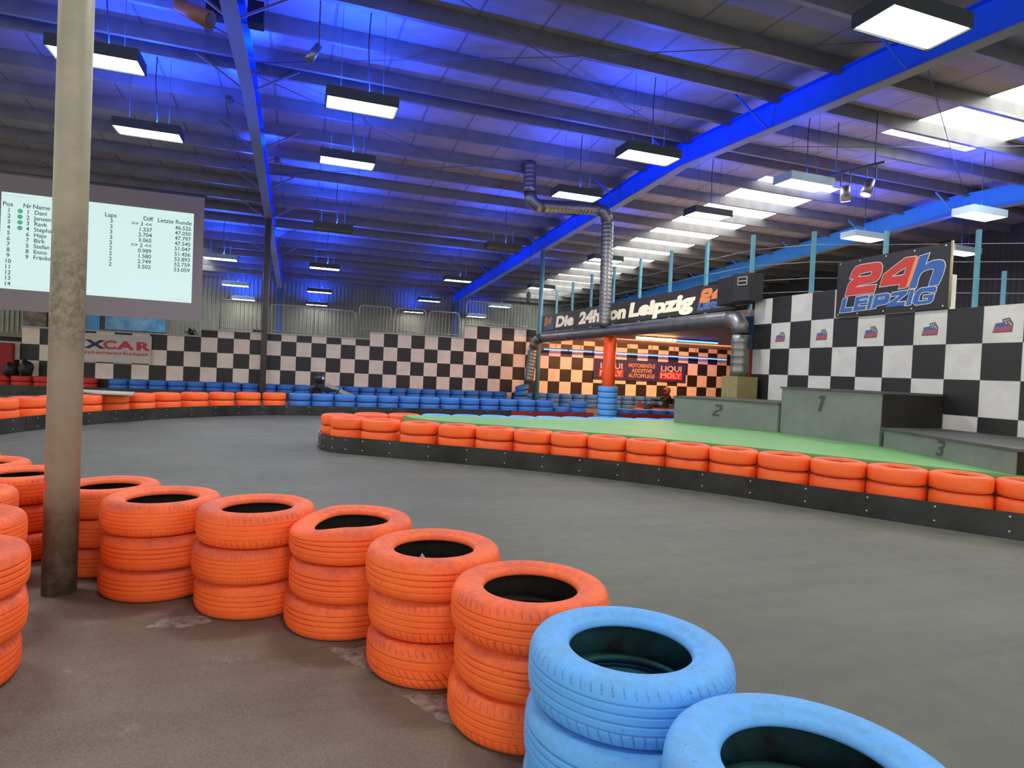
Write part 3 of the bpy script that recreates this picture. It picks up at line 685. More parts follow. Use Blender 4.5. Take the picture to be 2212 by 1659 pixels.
for y in ys:
    m = MB(); h = .218
    if pm is None:
        m.box(XL, -.045, -.07, XR - .2, .045, -.055); m.box(XL, -.045, -.055, XR - .2, -.03, h - .012); m.box(XL, -.045, h - .012, XR - .2, .045, h)
        pm = m.mesh('roof_purlin', PURLIN)
    o = D.objects.new('roof_purlin', pm); COL.objects.link(o); o.location = (0, y, zb(y) + BD + .001)
    tag(o, 'long grey steel purlin under the roof sheets, running across the hall', 'purlin', 'roof purlins')

for k_, (xa, ya, xb, yb) in enumerate(((-1.0, 7.4, 8.85, 13.3), (-1.0, 13.3, 8.85, 7.4), (-1.0, 13.9, 8.85, 19.8), (-1.0, 19.8, 8.85, 13.9), (9.15, 7.4, 18.6, 13.3), (9.15, 13.3, 18.6, 7.4))):
    m = MB(); m.tube([(xa, ya, zb(ya) + BD - .1), ((xa + xb) / 2, (ya + yb) / 2, zb((ya + yb) / 2) + BD - .16 - .02 * (k_ % 2)), (xb, yb, zb(yb) + BD - .1)], .009, 6)
    tag(m.build('bracing_wire', DARKSTEEL), ['first', 'second', 'third', 'fourth', 'fifth', 'sixth'][k_] + ' thin diagonal bracing wire under the roof ' + ('left' if xa < 0 else 'right') + ' of the bright blue beam, ' + ('near' if ya < 13.5 and yb < 13.5 else 'far') + ' bay', 'wire')
# columns
def column(name, x, y, r, z1, mt, label, cat='column', n=24):
    m = MB(); m.tube([(0, 0, 0), (0, 0, z1)], r, n); o = m.build(name, mt, loc=(x, y, 0)); return tag(o, label, cat)
column('pillar', -1.24, 4.13, .084, zb(4.13) - .001, PILLAR, 'round cream painted pillar in the left foreground, scuffed and dirty')
column('steel_column', -1.15, 22.93, .1, zb(22.93) - .001, mat('weathered_brown_column', (.13, .12, .1, 1), .6, noise=(2, (.08, .07, .06, 1), .8)), 'thin dark grey brown column before the far chequered wall')
column('steel_column', 8.98, 23.02, .09, zb(23.02) - .001, LBLUE, 'pale turquoise round column at the left end of the side room opening')
column('steel_column', 8.8, 16.7, .19, 2.765, ORANGECOL, 'thick bright orange column standing in the tall blue tyre stack')
for x, lab in ((-1.15, 'blue box column at the corrugated back wall, left one'), (9.0, 'dark blue box column at the corrugated back wall under the bright beam')):
    m = MB(); m.box(-.16, -.2, 0, .16, .2, zb(37.4)); o = m.build('steel_column', mat('blue_column_paint', (.03, .09, .25, 1), .5), loc=(x, 37.4, 0)); tag(o, lab, 'column')

# ------------------------------------------------------------------ pendant lamps
def lamp_parts():
    Lx, Ly, H = 1.18, .55, .17
    m = MB(); t = .012
    m.box(-Lx / 2, -Ly / 2, 0, Lx / 2, -Ly / 2 + t, H); m.box(-Lx / 2, Ly / 2 - t, 0, Lx / 2, Ly / 2, H)
    m.box(-Lx / 2, -Ly / 2 + t, 0, -Lx / 2 + t, Ly / 2 - t, H); m.box(Lx / 2 - t, -Ly / 2 + t, 0, Lx / 2, Ly / 2 - t, H); m.box(-Lx / 2, -Ly / 2, H, Lx / 2, Ly / 2, H + .01)
    hd = m.mesh('housing', HOUS_D); hl = m.mesh('housing', HOUS_L)
    d = MB(); d.box(-Lx / 2 + .03, -Ly / 2 + .03, .012, Lx / 2 - .03, -.06, .03); d.box(-Lx / 2 + .03, -.045, .012, Lx / 2 - .03, Ly / 2 - .03, .03); dm = d.mesh('diffuser', DIFF)
    l = MB()
    for i in range(24): x = -Lx / 2 + .04 + i * (Lx - .08) / 23; l.box(x - .003, -Ly / 2 + .02, .005, x + .003, Ly / 2 - .02, .05)
    for y in (-.09, .09): l.box(-Lx / 2 + .02, y - .004, .005, Lx / 2 - .02, y + .004, .05)
    lm = l.mesh('louvre', LOUVRE)
    return hd, hl, dm, lm
HD, HL, DM, LM = lamp_parts()
UP = MB(); UP.box(-.5, -.04, 0, .5, .04, .03); UPM = UP.mesh('blue_tube', mat('blue_tube', (.02, .05, .8, 1), .4, emit=((0.02, .12, 1, 1), 6)))
def lamp(x, y, label, pale=False, on=True, p=1.0, bl=1.0):
    z = 5.83 - .05 * abs(y - 13.33)
    r = empty('pendant_lamp', (x, y, z), label, 'ceiling lamp', 'pendant lamp boxes')
    def ch(name, me, loc=(0, 0, 0)):
        o = D.objects.new(name, me); COL.objects.link(o); o.parent = r; o.location = loc; return o
    ch('housing', HL if pale else HD)
    if on:
        ch('diffuser', DM); area('lamp_light', (0, .1, .004), 1.1, .26, LAMP_W * p * .55, LAMP_COL, (0, 0, 0), r); area('lamp_light', (0, -.15, .004), 1.1, .18, LAMP_W * p * .45, LAMP_COL, (0, 0, 0), r)
    else: ch('louvre', LM)
    top = zb(y) + BD + .1 - z
    for s in (-.35, .35): MB().tube([(s, 0, .18), (s, 0, top + .1)], .0035, 5).build('cable', CABLE, r)
    MB().tube([(.1, .05, .18), (.13, .06, .35), (.08, .03, top * .7), (.1, .02, top + .1)], .01, 6).build('cable', CABLE, r)['label'] = 'loose black power cable'
    if bl > 0:
        ch('blue_tube', UPM, (0, 0, .182)); area('blue_uplight', (0, 0, .23), .5, .1, BLUE_W * bl, BLUE_COL, (PI, 0, 0), r)
YS = [5.3, 10.93, 14.3, 20.2, 26.45, 32.6, 37.3]
rowname = ['nearest the camera', 'second row', 'third row', 'fourth row', 'fifth row', 'sixth row', 'by the back wall']
cols = {-3.0: 'left of the beam above the pillar', .85: 'just right of the beam above the pillar', 6.4: 'left of the bright blue beam', 10.3: 'right of the bright blue beam', 15.8: 'left of the far right beam', 19.9: 'right of the far right beam'}
for x, cn in cols.items():
    for i, y in enumerate(YS):
        if x == 15.8 and i in (0, 3, 4, 5, 6): continue
        if x == 19.9 and i != 2: continue
        if x == 10.3 and i == 0: pass
        pale = (x >= 15) or (x == 10.3 and i not in (2, 3, 4)) or (x == -3.0 and i >= 4)
        on = not ((x in (.85, 6.4) and i == 3))
        if x == -3.0 and i == 3: continue
        b = {-3.0: 1.6, .85: 1.5, 6.4: .7, 10.3: .4, 15.8: .7, 19.9: .4}[x]
        if i == 0: b *= .3 if x < 5 else .1
        if i >= 5: b *= .6
        lamp(x, y, '%s lamp box, %s, %s' % ('lit' if on else 'unlit louvred', cn, rowname[i]), pale, on, .18 if i == 6 else 1.0, b)
for bx_, sgn, ys_ in ((-1.15, 1, (6.5, 9.6, 12.6, 17.5, 27.0)), (-1.15, -1, (8.0, 11.2, 14.4, 18.5))):
    for y in ys_:
        x_ = bx_ + sgn * .42; z_ = zb(y) + .12
        r = empty('blue_floodlight', (x_, y, z_), 'small blue floodlight on the %s beam, %s side, %.0f metres down the hall' % ('left', 'right' if sgn > 0 else 'left', y), 'floodlight', 'blue floodlights')
        MB().box(-.06, -.14, -.05, .06, .14, .03).build('housing', HOUS_D, r)
        MB().bar((-sgn * .05, 0, 0), (-sgn * .29, 0, -.09), .03, .02).build('bracket', DARKSTEEL, r)
        MB().box(-.045, -.12, .03, .045, .12, .034).build('lens', D.materials['blue_tube'], r)
        area('blue_flood', (0, 0, .05), .08, .22, BLUE_F, BLUE_COL, (PI, -sgn * .8, 0), r, spread=2.4)
# the lamp rows behind the camera
for x in (.85, 6.4):
    for y in (-.5,): lamp(x, y, 'lit pendant lamp box %s, behind the camera' % cn, False, True, 1.0, .12)

# ------------------------------------------------------------------ projection screen
scr = empty('projection_screen', (0, 20.5, 0), 'large hanging projection screen showing a lap time table', 'screen')
m = MB(); m.box(-8.35, 20.49, 2.42, -2.8, 20.53, 6.08); world_child(m.build('screen_cloth', SCREEN), scr)
m = MB(); m.tube([(-8.4, 20.53, 6.12), (-2.75, 20.53, 6.12)], .05, 12); world_child(m.build('roller_tube', DARKSTEEL), scr)
IMG = mat('projected_picture', (.08, .08, .08, 1), .8, emit=((0.60, 0.80, 0.78, 1), .95))
m = MB(); m.add([(-7.76, 20.486, 3.0), (-3.06, 20.486, 2.955), (-3.07, 20.486, 5.58), (-7.74, 20.486, 5.6)], [(0, 1, 2, 3)]); world_child(m.build('projected_picture', IMG), scr)
TXT = mat('projected_grey_text', (.03, .04, .05, 1), .9, emit=((.07, .11, .12, 1), 1.0))
TXL = mat('projected_pale_grey_line', (.2, .25, .25, 1), .9, emit=((.42, .56, .56, 1), 1.0))
DOT = mat('projected_green_dot', (.02, .2, .08, 1), .9, emit=((.07, .32, .17, 1), 1.0))
def stext(t, x, z, al='LEFT', size=.155, mt=TXT, name='table_text'):
    me = text_mesh(t, size, .003, 0, al, extrude=.0005)
    o = place(me, name, mt, (x, 20.483, z), (1, 0, 0), (0, 0, 1)); world_child(o, scr)
hz = 5.23
stext('Pos', -7.71, hz, size=.165); stext('Nr', -7.25, hz, size=.165); stext('Name', -7.03, hz, size=.165); stext('Laps', -5.33, hz, size=.165); stext('Diff', -4.13, hz, 'RIGHT', .165); stext('Letzte Runde', -3.12, hz, 'RIGHT', .165)
rows_ = [('1', '1', 'Dani', '3', '>> 3 <<', '46.525'), ('2', '2', 'Jensen', '3', '1.337', '47.050'), ('3', '3', 'Ravk', '3', '2.704', '47.797'), ('4', '4', 'Stephan', '3', '3.065', '47.545'), ('5', '6', 'Hajo', '2', '>> 2 <<', '51.047'),
         ('6', '7', 'Birk', '2', '0.989', '51.456'), ('7', '5', 'Stefan', '2', '1.580', '52.893'), ('8', '8', 'Enno', '2', '2.749', '52.759'), ('9', '9', 'Fränkel', '2', '3.502', '53.059'), ('10',), ('11',), ('12',), ('13',), ('14',)]
for i, r_ in enumerate(rows_):
    z = 5.07 - .1525 * i
    stext(r_[0], -7.56, z, 'CENTER')
    if len(r_) > 1:
        stext(r_[1], -7.13, z, 'CENTER'); stext(r_[2], -6.99, z); stext(r_[3], -5.16, z, 'CENTER'); stext(r_[4], -4.14, z - (.0), 'RIGHT'); stext(r_[5], -3.13, z, 'RIGHT')
    if i < 4:
        m = MB(); m.add([(-7.31 + .062 * math.cos(k * PI / 10), 20.483, z + .055 + .062 * math.sin(k * PI / 10)) for k in range(20)], [tuple(range(20))]); world_child(m.build('status_dot', DOT), scr)
m = MB()
for (x0, z0, x1, z1) in [(-7.74, 5.44, -3.1, 5.446), (-7.74, 5.37, -3.1, 5.376), (-5.4, 5.2, -5.395, 5.37), (-4.95, 5.2, -4.945, 5.37), (-4.1, 5.2, -4.095, 5.37), (-7.7, 5.5, -7.0, 5.52), (-3.7, 3.03, -3.2, 3.05), (-7.6, 3.06, -7.1, 3.075), (-6.8, 3.06, -6.5, 3.07)]: m.add([(x0, 20.484, z0), (x1, 20.484, z0), (x1, 20.484, z1), (x0, 20.484, z1)], [(0, 1, 2, 3)])
world_child(m.build('table_line', TXL), scr)

# ------------------------------------------------------------------ car workshop sign on the far wall
sg = empty('workshop_sign', (-5.9, 23.66, 1.5), 'white sheet metal sign with red CAR lettering on the far wall', 'sign')
m = MB(); m.box(-7.05, 23.63, 1.07, -4.68, 23.66, 2.0); world_child(m.build('sign_panel', mat('white_sign_panel', (.6, .55, .48, 1), .5, noise=(4, (.45, .42, .36, 1), .6)), bevel=.006), sg)
SRED = mat('sign_red_letters', (.55, .035, .05, 1), .5); SNAV = mat('sign_navy_letters', (.02, .02, .05, 1), .5)
def word(txt, x, z, hgt, width, mt, Y, parent, bold=.03, name='lettering', shear=0):
    me = text_mesh(txt, 1.0, bold, shear); ys_ = [v.co.y for v in me.vertices]; xs_ = [v.co.x for v in me.vertices]
    k = hgt / .73
    for v in me.vertices: v.co.y *= k; v.co.x = (v.co.x - min(xs_)) * width / (max(xs_) - min(xs_)); v.co.z *= 1
    o = place(me, name, mt, (x, Y, z), (1, 0, 0), (0, 0, 1)); world_child(o, parent); return o
word('X', -6.62, 1.52, .27, .62, SNAV, 23.626, sg, .045); word('C', -6.08, 1.52, .27, .38, SRED, 23.625, sg, .045); word('A', -5.7, 1.52, .27, .52, SRED, 23.626, sg, .045); word('R', -5.12, 1.52, .27, .42, SRED, 23.626, sg, .045)
word('Meisterwerkstatt', -6.98, 1.33, .12, 2.22, SRED, 23.626, sg, .012)

# ------------------------------------------------------------------ shop signs in the side room
lq = empty('oil_banner', (14.0, 23.62, 1.6), 'dark blue motor oil banner on the chequered wall of the side room', 'banner')
m = MB(); m.box(11.75, 23.64, 1.2, 16.3, 23.665, 2.08); world_child(m.build('banner_cloth', mat('navy_banner_cloth', (.025, .02, .09, 1), .6)), lq)
LQR = mat('banner_red_field', (.6, .03, .03, 1), .5); LQW = mat('banner_pale_letters', (.6, .5, .5, 1), .5); LQO = mat('banner_amber_letters', (.55, .32, .2, 1), .5)
for x in (12.0, 14.95):
    m = MB(); m.box(x, 23.632, 1.32, x + 1.15, 23.638, 1.64); world_child(m.build('red_field', LQR), lq)
    word('LIQUI', x + .05, 1.68, .24, 1.05, LQW, 23.63, lq, .02); word('MOLY', x + .05, 1.38, .22, 1.05, LQW, 23.628, lq, .02)
word('MOTORENÖLE', 13.4, 1.78, .17, 1.3, LQO, 23.63, lq, .02); word('ADDITIVE', 13.55, 1.56, .17, 1.0, LQO, 23.63, lq, .02); word('AUTOPFLEGE', 13.4, 1.34, .17, 1.3, LQO, 23.63, lq, .02)

# ------------------------------------------------------------------ 24h Leipzig banners
Z24 = dict(
 two=[[(205, 1092), (262, 915), (305, 850), (375, 808), (300, 797), (345, 690), (400, 608), (480, 566), (640, 540), (785, 522), (835, 534), (860, 590), (845, 690), (800, 790), (740, 850), (600, 885), (440, 915), (380, 948), (742, 905), (698, 1042)],
      [(440, 772), (480, 712), (665, 672), (685, 688), (665, 735), (620, 752)]],
 four=[[(800, 942), (868, 740), (1060, 590), (1250, 450), (1425, 425), (1240, 963), (1118, 983), (1142, 900)], [(1000, 776), (1120, 690), (1262, 605), (1215, 743)]],
 bar=[[(1425, 432), (1480, 424), (1290, 958), (1240, 964)]],
 aitch=[[(1490, 424), (1653, 372), (1572, 588), (1640, 535), (1715, 503), (1800, 490), (1870, 500), (1900, 530), (1912, 600), (1880, 715), (1835, 830), (1788, 925), (1627, 943), (1672, 810), (1710, 710), (1725, 655), (1690, 640), (1610, 655), (1545, 685), (1500, 722), (1460, 800), (1415, 968), (1290, 985)]],
 leip=[[(92, 1378), (168, 1140), (238, 1126), (188, 1302), (318, 1288), (300, 1360)], [(330, 1355), (392, 1110), (608, 1084), (594, 1128), (455, 1148), (443, 1182), (588, 1166), (572, 1212), (427, 1232), (412, 1278), (552, 1262), (536, 1332)],
       [(560, 1330), (634, 1088), (690, 1080), (618, 1324)], [(650, 1318), (728, 1082), (920, 1055), (965, 1075), (960, 1150), (932, 1215), (880, 1245), (738, 1265), (714, 1310)], [(757, 1166), (777, 1122), (888, 1108), (868, 1150)],
       [(905, 1305), (930, 1240), (1140, 1095), (992, 1110), (1005, 1050), (1270, 1010), (1258, 1070), (1062, 1222), (1220, 1208), (1203, 1272)], [(1232, 1276), (1322, 1010), (1385, 1000), (1310, 1265)],
       [(1345, 1225), (1377, 1115), (1430, 1025), (1500, 980), (1730, 955), (1762, 975), (1742, 1045), (1640, 1052), (1615, 1038), (1530, 1046), (1482, 1080), (1442, 1190), (1455, 1210), (1600, 1195), (1622, 1152), (1522, 1156), (1537, 1105), (1722, 1085), (1690, 1195), (1640, 1240), (1400, 1272)]])
def undist(p):
    """picture of the banner -> flat banner coordinates (0..1, 0..1), bilinear inverse of its four corners"""
    TL, TR, BR_, BL_ = (118, 520), (2028, 172), (1945, 1340), (12, 1455)
    u, v = .5, .5
    for _ in range(12):
        x = (1 - u) * (1 - v) * BL_[0] + u * (1 - v) * BR_[0] + u * v * TR[0] + (1 - u) * v * TL[0]
        y = (1 - u) * (1 - v) * BL_[1] + u * (1 - v) * BR_[1] + u * v * TR[1] + (1 - u) * v * TL[1]
        dux = (1 - v) * (BR_[0] - BL_[0]) + v * (TR[0] - TL[0]); duy = (1 - v) * (BR_[1] - BL_[1]) + v * (TR[1] - TL[1])
        dvx = (1 - u) * (TL[0] - BL_[0]) + u * (TR[0] - BR_[0]); dvy = (1 - u) * (TL[1] - BL_[1]) + u * (TR[1] - BR_[1])
        det = dux * dvy - duy * dvx; ex, ey = p[0] - x, p[1] - y
        u += (ex * dvy - ey * dvx) / det; v += (dux * ey - duy * ex) / det
    # the photograph sees it in perspective: widths grow towards the near end
    a = .2
    return (u * (1 + a) / (1 + a * u), v)
WHT = mat('white_print', (.75, .76, .74, 1), .5); PRED = mat('red_print', (.62, .04, .03, 1), .5); PBLU = mat('blue_print', (.03, .12, .42, 1), .5); PORG = mat('orange_print', (.9, .3, .08, 1), .5)
def logo(parent, O, U, V, W, H, cols_=(PRED, PBLU, PRED), off=.012, gap=.004, only=None):
    O, U, V = Vector(O), Vector(U), Vector(V); Nn = U.cross(V)
    for key, mt in (('two', cols_[0]), ('four', cols_[0]), ('bar', PORG), ('aitch', cols_[1]), ('leip', cols_[1])):
        polys = [[(undist(p)[0] * W, undist(p)[1] * H) for p in pl] for pl in Z24[key]]
        base = place(curve_mesh(polys, off), 'letter_outline', WHT, O + Nn * gap, U, V, parent) if key != 'bar' else None
        bpy.context.view_layer.update()
        place(curve_mesh(polys), 'lettering', mt, O + Nn * (gap + .005), U, V, base or parent)
bn = empty('race_banner', (9.04, 7.64, 3.08), 'black banner reading 24h LEIPZIG in red and blue above the chequered wall', 'banner'); bpy.context.view_layer.update()
m = MB(); m.box(9.03, 6.62, 2.59, 9.05, 8.66, 3.57); world_child(m.build('banner_cloth', BLACKV), bn)
logo(bn, (9.03, 8.66, 2.59), (0, -1, 0), (0, 0, 1), 2.04, .98)
cloth_24 = [c for c in bn.children if c.name.startswith('banner_cloth')][0]
for y in (6.7, 7.2, 7.7, 8.2, 8.6):
    for z in (2.63, 3.53): m = MB(); m.tube([(9.03, y, z), (9.022, y, z)], .012, 8); world_child(m.build('eyelet', BOLT), cloth_24)
m = MB(); m.tube([(9.02, 6.6, 2.6), (9.02, 6.6, 3.58)], .018, 8); tag(m.build('wooden_pole', WOODP), 'pale wooden pole at the right edge of the red and blue race banner', 'pole')

b2 = empty('leipzig_banner', (8.97, 17.1, 3.25), 'long black banner with cream lettering along the gallery over the side room', 'banner'); bpy.context.view_layer.update()
m = MB(); m.box(8.955, 11.3, 2.95, 8.97, 22.75, 3.58); world_child(m.build('banner_cloth', mat('dark_brown_black_vinyl', (.03, .026, .018, 1), .35, bump=(2, .3))), b2)
CRM = mat('cream_print', (.9, .82, .62, 1), .5, emit=((1.0, .85, .6, 1), .25))
def bword(t, ya, yb, z, hgt, mt=CRM, bold=.055):
    me = text_mesh(t, 1.0, bold, .12); xs_ = [v.co.x for v in me.vertices]; a, b = min(xs_), max(xs_)
    for v in me.vertices: v.co.x = (v.co.x - a) * (ya - yb) / (b - a); v.co.y *= hgt / .73; v.co.z *= .5
    place(me, 'lettering', mt, (8.952, ya, z), (0, -1, 0), (0, 0, 1), b2)
bword('Die', 21.35, 19.75, 3.09, .38); bword('24h', 19.35, 17.75, 3.09, .38); bword('von', 17.6, 16.1, 3.09, .38); bword('Leipzig', 15.95, 12.75, 3.1, .38)
ORC = mat('orange_cream_print', (.9, .25, .05, 1), .5)
logo(b2, (8.955, 22.6, 2.98), (0, -1, 0), (0, 0, 1), 1.15, .58, (ORC, PBLU), .006, .002); logo(b2, (8.955, 12.72, 2.97), (0, -1, 0), (0, 0, 1), 1.35, .6, (ORC, PBLU), .006, .002)
# small wall emblems on the white panels
for i in range(5):
    c = 1 + 2 * i; yc = 10.82 - (c + .5) * SR; e = empty('wall_emblem', (9.07, yc, 2.3), 'small race emblem with chequered flag on the %s white panel from the left' % ORD[i], 'emblem', 'emblems on the chequered wall')
    bpy.context.view_layer.update()
    def pl(pts, mt, nm, g): place(curve_mesh([[(p[0] * .001, p[1] * .001) for p in pts]]), nm, mt, (9.077 - g, yc + .13, 2.2), (0, -1, 0), (0, 0, 1), e)
    pl([(0, 0), (35, 130), (130, 140), (120, 185), (210, 200), (262, 120), (250, 5)], mat('emblem_grey', (.12, .12, .14, 1), .6) if i == 0 else D.materials['emblem_grey'], 'emblem_ground', 0)
    pl([(40, 70), (50, 120), (150, 120), (240, 60)], PBLU, 'blue_field', .003); pl([(20, 15), (30, 75), (250, 85), (245, 20)], mat('emblem_red', (.4, .08, .1, 1), .6) if i == 0 else D.materials['emblem_red'], 'red_field', .004)
    for (a, b) in ((150, 165), (185, 175), (165, 135), (205, 140), (225, 115)): pl([(a, b), (a + 16, b + 3), (a + 18, b - 13), (a + 2, b - 15)], WHT, 'flag_check', .005)

# ------------------------------------------------------------------ ventilation ducts
dt = empty('ventilation_duct', (8.7, 16.7, 2.72), 'galvanised spiral ventilation duct over the side room opening', 'duct'); bpy.context.view_layer.update()
def elbow(c, a, b, r, n=5):
    """points from direction a to direction b around corner c"""
    c, a, b = Vector(c), Vector(a).normalized(), Vector(b).normalized(); out = []
    for i in range(n + 1):
        t = i / n; p0 = c - a * r; p2 = c + b * r
        out.append(p0 * (1 - t) ** 2 + c * 2 * t * (1 - t) + p2 * t ** 2)
    return out
r_d = .178
def duct_part(pts, name='duct_run', step=0):
    rad = r_d
    if step:
        a, b = Vector(pts[0]), Vector(pts[-1]); L = (b - a).length; P = []; rad = []
        for k in range(int(L / step)):
            for f_, r_ in ((0, r_d), (.86, r_d), (.92, r_d + .002), (.97, r_d + .002)): P.append(a.lerp(b, (k + f_) * step / L)); rad.append(r_)
        P.append(b); rad.append(r_d); pts = P
    m = MB(); m.tube(pts, rad, 28, smooth=not step); o = m.build(name, DUCT)
    if step:
        for p in o.data.polygons: p.use_smooth = len(p.vertices) == 4
    world_child(o, dt)
zd = 2.72
duct_part([(8.7, 21.9, zd - .04), (8.7, 11.1, zd - .02)], step=.6)
duct_part(elbow((8.7, 10.75, zd - .02), (0, -1, 0), (0, 0, -1), .36, 3), 'elbow'); duct_part([(8.7, 10.75, zd - .38), (8.7, 10.75, 1.48)], step=.15)
duct_part(elbow((8.55, 22.3, zd - .05), (-.25, 1, 0), (-.2, 0, -1), .4, 4), 'elbow'); duct_part([(8.47, 22.32, zd - .45), (8.35, 22.32, .98)], 'duct_end', .13)
duct_part([(8.62, 16.75, zd + .1), (8.55, 16.75, 5.95)], step=.12)
duct_part(elbow((8.53, 16.75, 6.28), (0, 0, 1), (-1, 0, 0), .34, 3), 'elbow'); duct_part([(8.19, 16.75, 6.28), (6.4, 16.72, 6.14)], step=.12)
duct_part(elbow((6.05, 16.7, 6.12), (-1, 0, 0), (-.05, 0, 1), .36, 4), 'elbow'); duct_part([(6.02, 16.7, 6.47), (6.0, 16.7, 7.3)], step=.12)
m = MB(); m.box(8.48, 10.5, .54, 8.98, 11.0, 1.475); tag(m.build('duct_box', BOXY), 'olive beige box under the right end of the ventilation duct', 'box')

# ------------------------------------------------------------------ loudspeaker and stage lights
sp = empty('loudspeaker', (8.75, 10.9, 3.3), 'large black loudspeaker hanging at the gallery corner', 'loudspeaker'); bpy.context.view_layer.update()
m = MB(); m.prism([(8.62, 11.5), (8.55, 10.98), (8.93, 10.7), (9.05, 11.4)], 3.0, 3.6); world_child(m.build('cabinet', SPK, bevel=.02), sp)
m = MB(); m.prism([(8.58, 10.97), (8.72, 10.58), (9.0, 10.5), (8.94, 10.69)], 3.05, 3.62); world_child(m.build('side_pod', SPK), sp)
m = MB()
for z in (3.38, 3.46, 3.54): m.bar((8.62, 10.82, z), (8.69, 10.63, z), .015, .02)
m.bar((8.62, 10.82, 3.38), (8.62, 10.82, 3.54), .02, .02); m.bar((8.69, 10.63, 3.38), (8.69, 10.63, 3.54), .02, .02); world_child(m.build('bracket', GREYSTEEL), sp)
m = MB(); m.bar((8.95, 11.0, 3.2), (9.1, 11.05, 3.2), .05, .05); world_child(m.build('wall_arm', DARKSTEEL), sp)
def spotl(x, y, z, d, label, bar=None, col=(1, .35, .35, 1), rr_=.11, L=.32, body=None, lit=True):
    r = empty('stage_spotlight', (x, y, z), label, 'spotlight', None); bpy.context.view_layer.update(); d = Vector(d).normalized(); p = Vector((x, y, z))
    m = MB(); m.tube([p, p + d * L], [rr_ * .8, rr_], 16, cap=True); can = world_child(m.build('can', body or DUCT), r)
    q = p + d * (L + .002); m = MB(); m.tube([q, q + d * .01], rr_ * .85, 16); world_child(m.build('lens', mat('lens_glow', col, .3, emit=((col[0], col[1], col[2], 1), 8.0)) if lit else DARKSTEEL), can)
    m = MB(); m.bar(p + Vector((0, .12, .0)), p + Vector((0, .12, .3)), .02, .02); m.bar(p + Vector((0, -.12, .0)), p + Vector((0, -.12, .3)), .02, .02); m.bar(p + Vector((0, -.13, .3)), p + Vector((0, .13, .3)), .03, .02); m.bar(p + Vector((0, 0, .31)), Vector((x, y, zb(y) + BD - .06 if z > 6 else z + .33)), .02, .02); world_child(m.build('yoke', DARKSTEEL), r)
m = MB(); m.tube([(10.9, 10.9, 6.0), (11.2, 9.7, 6.0)], .03, 8); m.tube([(10.95, 10.7, 6.0), (10.95, 10.7, 7.11)], .012, 6); m.tube([(11.15, 9.9, 6.0), (11.15, 9.9, 7.07)], .012, 6); tag(m.build('lighting_bar', DARKSTEEL), 'short steel bar under the roof carrying two stage spotlights', 'bar')
spotl(10.97, 10.45, 5.68, (.35, .25, -1), 'left one of the two pink lit spotlights on the roof bar', col=(1, .6, .45, 1))
spotl(11.12, 9.95, 5.68, (-.3, .1, -1), 'right one of the two pink lit spotlights on the roof bar', col=(1, .3, .45, 1))
spotl(.12, 10.4, 6.35, (-.5, .0, -.9), 'small unlit spotlight under the roof right of the left beam', rr_=.07, L=.3, lit=False)
spotl(-1.75, 9.75, 6.2, (1, -.35, -.45), 'reddish unlit spotlight beside the left roof beam', rr_=.12, L=.5, body=mat('reddish_can_paint', (.22, .1, .08, 1), .5), lit=False)
for x, lab in ((-1.45, 'small black box on the left side of the beam above the pillar'), (-.85, 'small black box on the right side of the beam above the pillar')):
    m = MB(); m.box(x - .12, 10.9, 6.75, x + .12, 11.15, 7.1); tag(m.build('junction_box', SPK), lab, 'box')

# ------------------------------------------------------------------ railings
def barrier(x0, x1, z0, H, label, half=False):
    r = empty('crowd_barrier', ((x0 + x1) / 2, 23.78, z0), label, 'railing', 'crowd barriers on the far wall'); L = (x1 - x0) / 2; t = .022
    pts = [(-L, 0, 0), (-L, 0, H - .12), (-L + .035, 0, H - .035), (-L + .12, 0, H), (L - .12, 0, H), (L - .035, 0, H - .035), (L, 0, H - .12), (L, 0, 0)]
    MB().tube(pts, t, 8).build('frame', GREYSTEEL, r)
    k = int(2 * L / .125); b = MB()
    for i in range(1, k): x = -L + i * 2 * L / k; b.tube([(x, 0, .08), (x, 0, H)], .007, 5, cap=False)
    b.tube([(-L, 0, .08), (L, 0, .08)], .014, 6); b.build('bars', GREYSTEEL, r)
for x0, x1, z0, H, nm in [(-2.65, -1.25, 2.352, 1.05, 'left of the thin dark column'), (-1.0, .47, 2.352, 1.02, 'just right of the thin dark column'), (.62, 1.93, 2.352, .97, 'second right of the thin dark column'),
                          (2.07, 3.24, 2.612, .96, 'left one on the raised wall section'), (3.4, 4.55, 2.612, .96, 'middle one on the raised wall section'), (4.7, 5.88, 2.612, .94, 'right one on the raised wall section'),
                          (6.16, 7.95, 3.13, .93, 'left one on the highest wall section'), (8.06, 8.8, 3.13, .9, 'beside the turquoise column on the highest wall section')]:
    barrier(x0, x1, z0, H, 'grey tubular crowd barrier, ' + nm)
gp = [(9.15, 21.8, 4.5), (9.15, 20.36, 4.65), (9.15, 18.86, 4.72), (9.15, 17.3, 4.75), (9.15, 15.72, 4.75), (9.15, 14.18, 4.72), (9.15, 12.65, 4.66), (9.2, 11.12, 4.55), (9.86, 10.1, 4.5), (11.0, 9.4, 4.5), (12.3, 8.5, 4.5)]
gr = empty('gallery_railing', (9.15, 16, 2.93), 'light blue railing posts with thin ropes along the upper gallery', 'railing'); bpy.context.view_layer.update()
for (x, y, z) in gp:
    m = MB(); m.box(x - .035, y - .035, 2.93, x + .035, y + .035, z); world_child(m.build('post', LBLUE), gr)
for dz in (.35, .62, .95, 1.3):
    m = MB(); m.tube([(x, y, 2.93 + dz + (.0)) for (x, y, z) in gp] + [(16.5, 5.6, 2.93 + dz)], .007, 5); world_child(m.build('rope', WIRE), gr)
m = MB(); m.box(13.2 - .03, 8.55, 2.93, 13.2 + .03, 8.61, 3.8); tag(m.build('short_post', LBLUE), 'short turquoise post behind the right chequered wall', 'post')

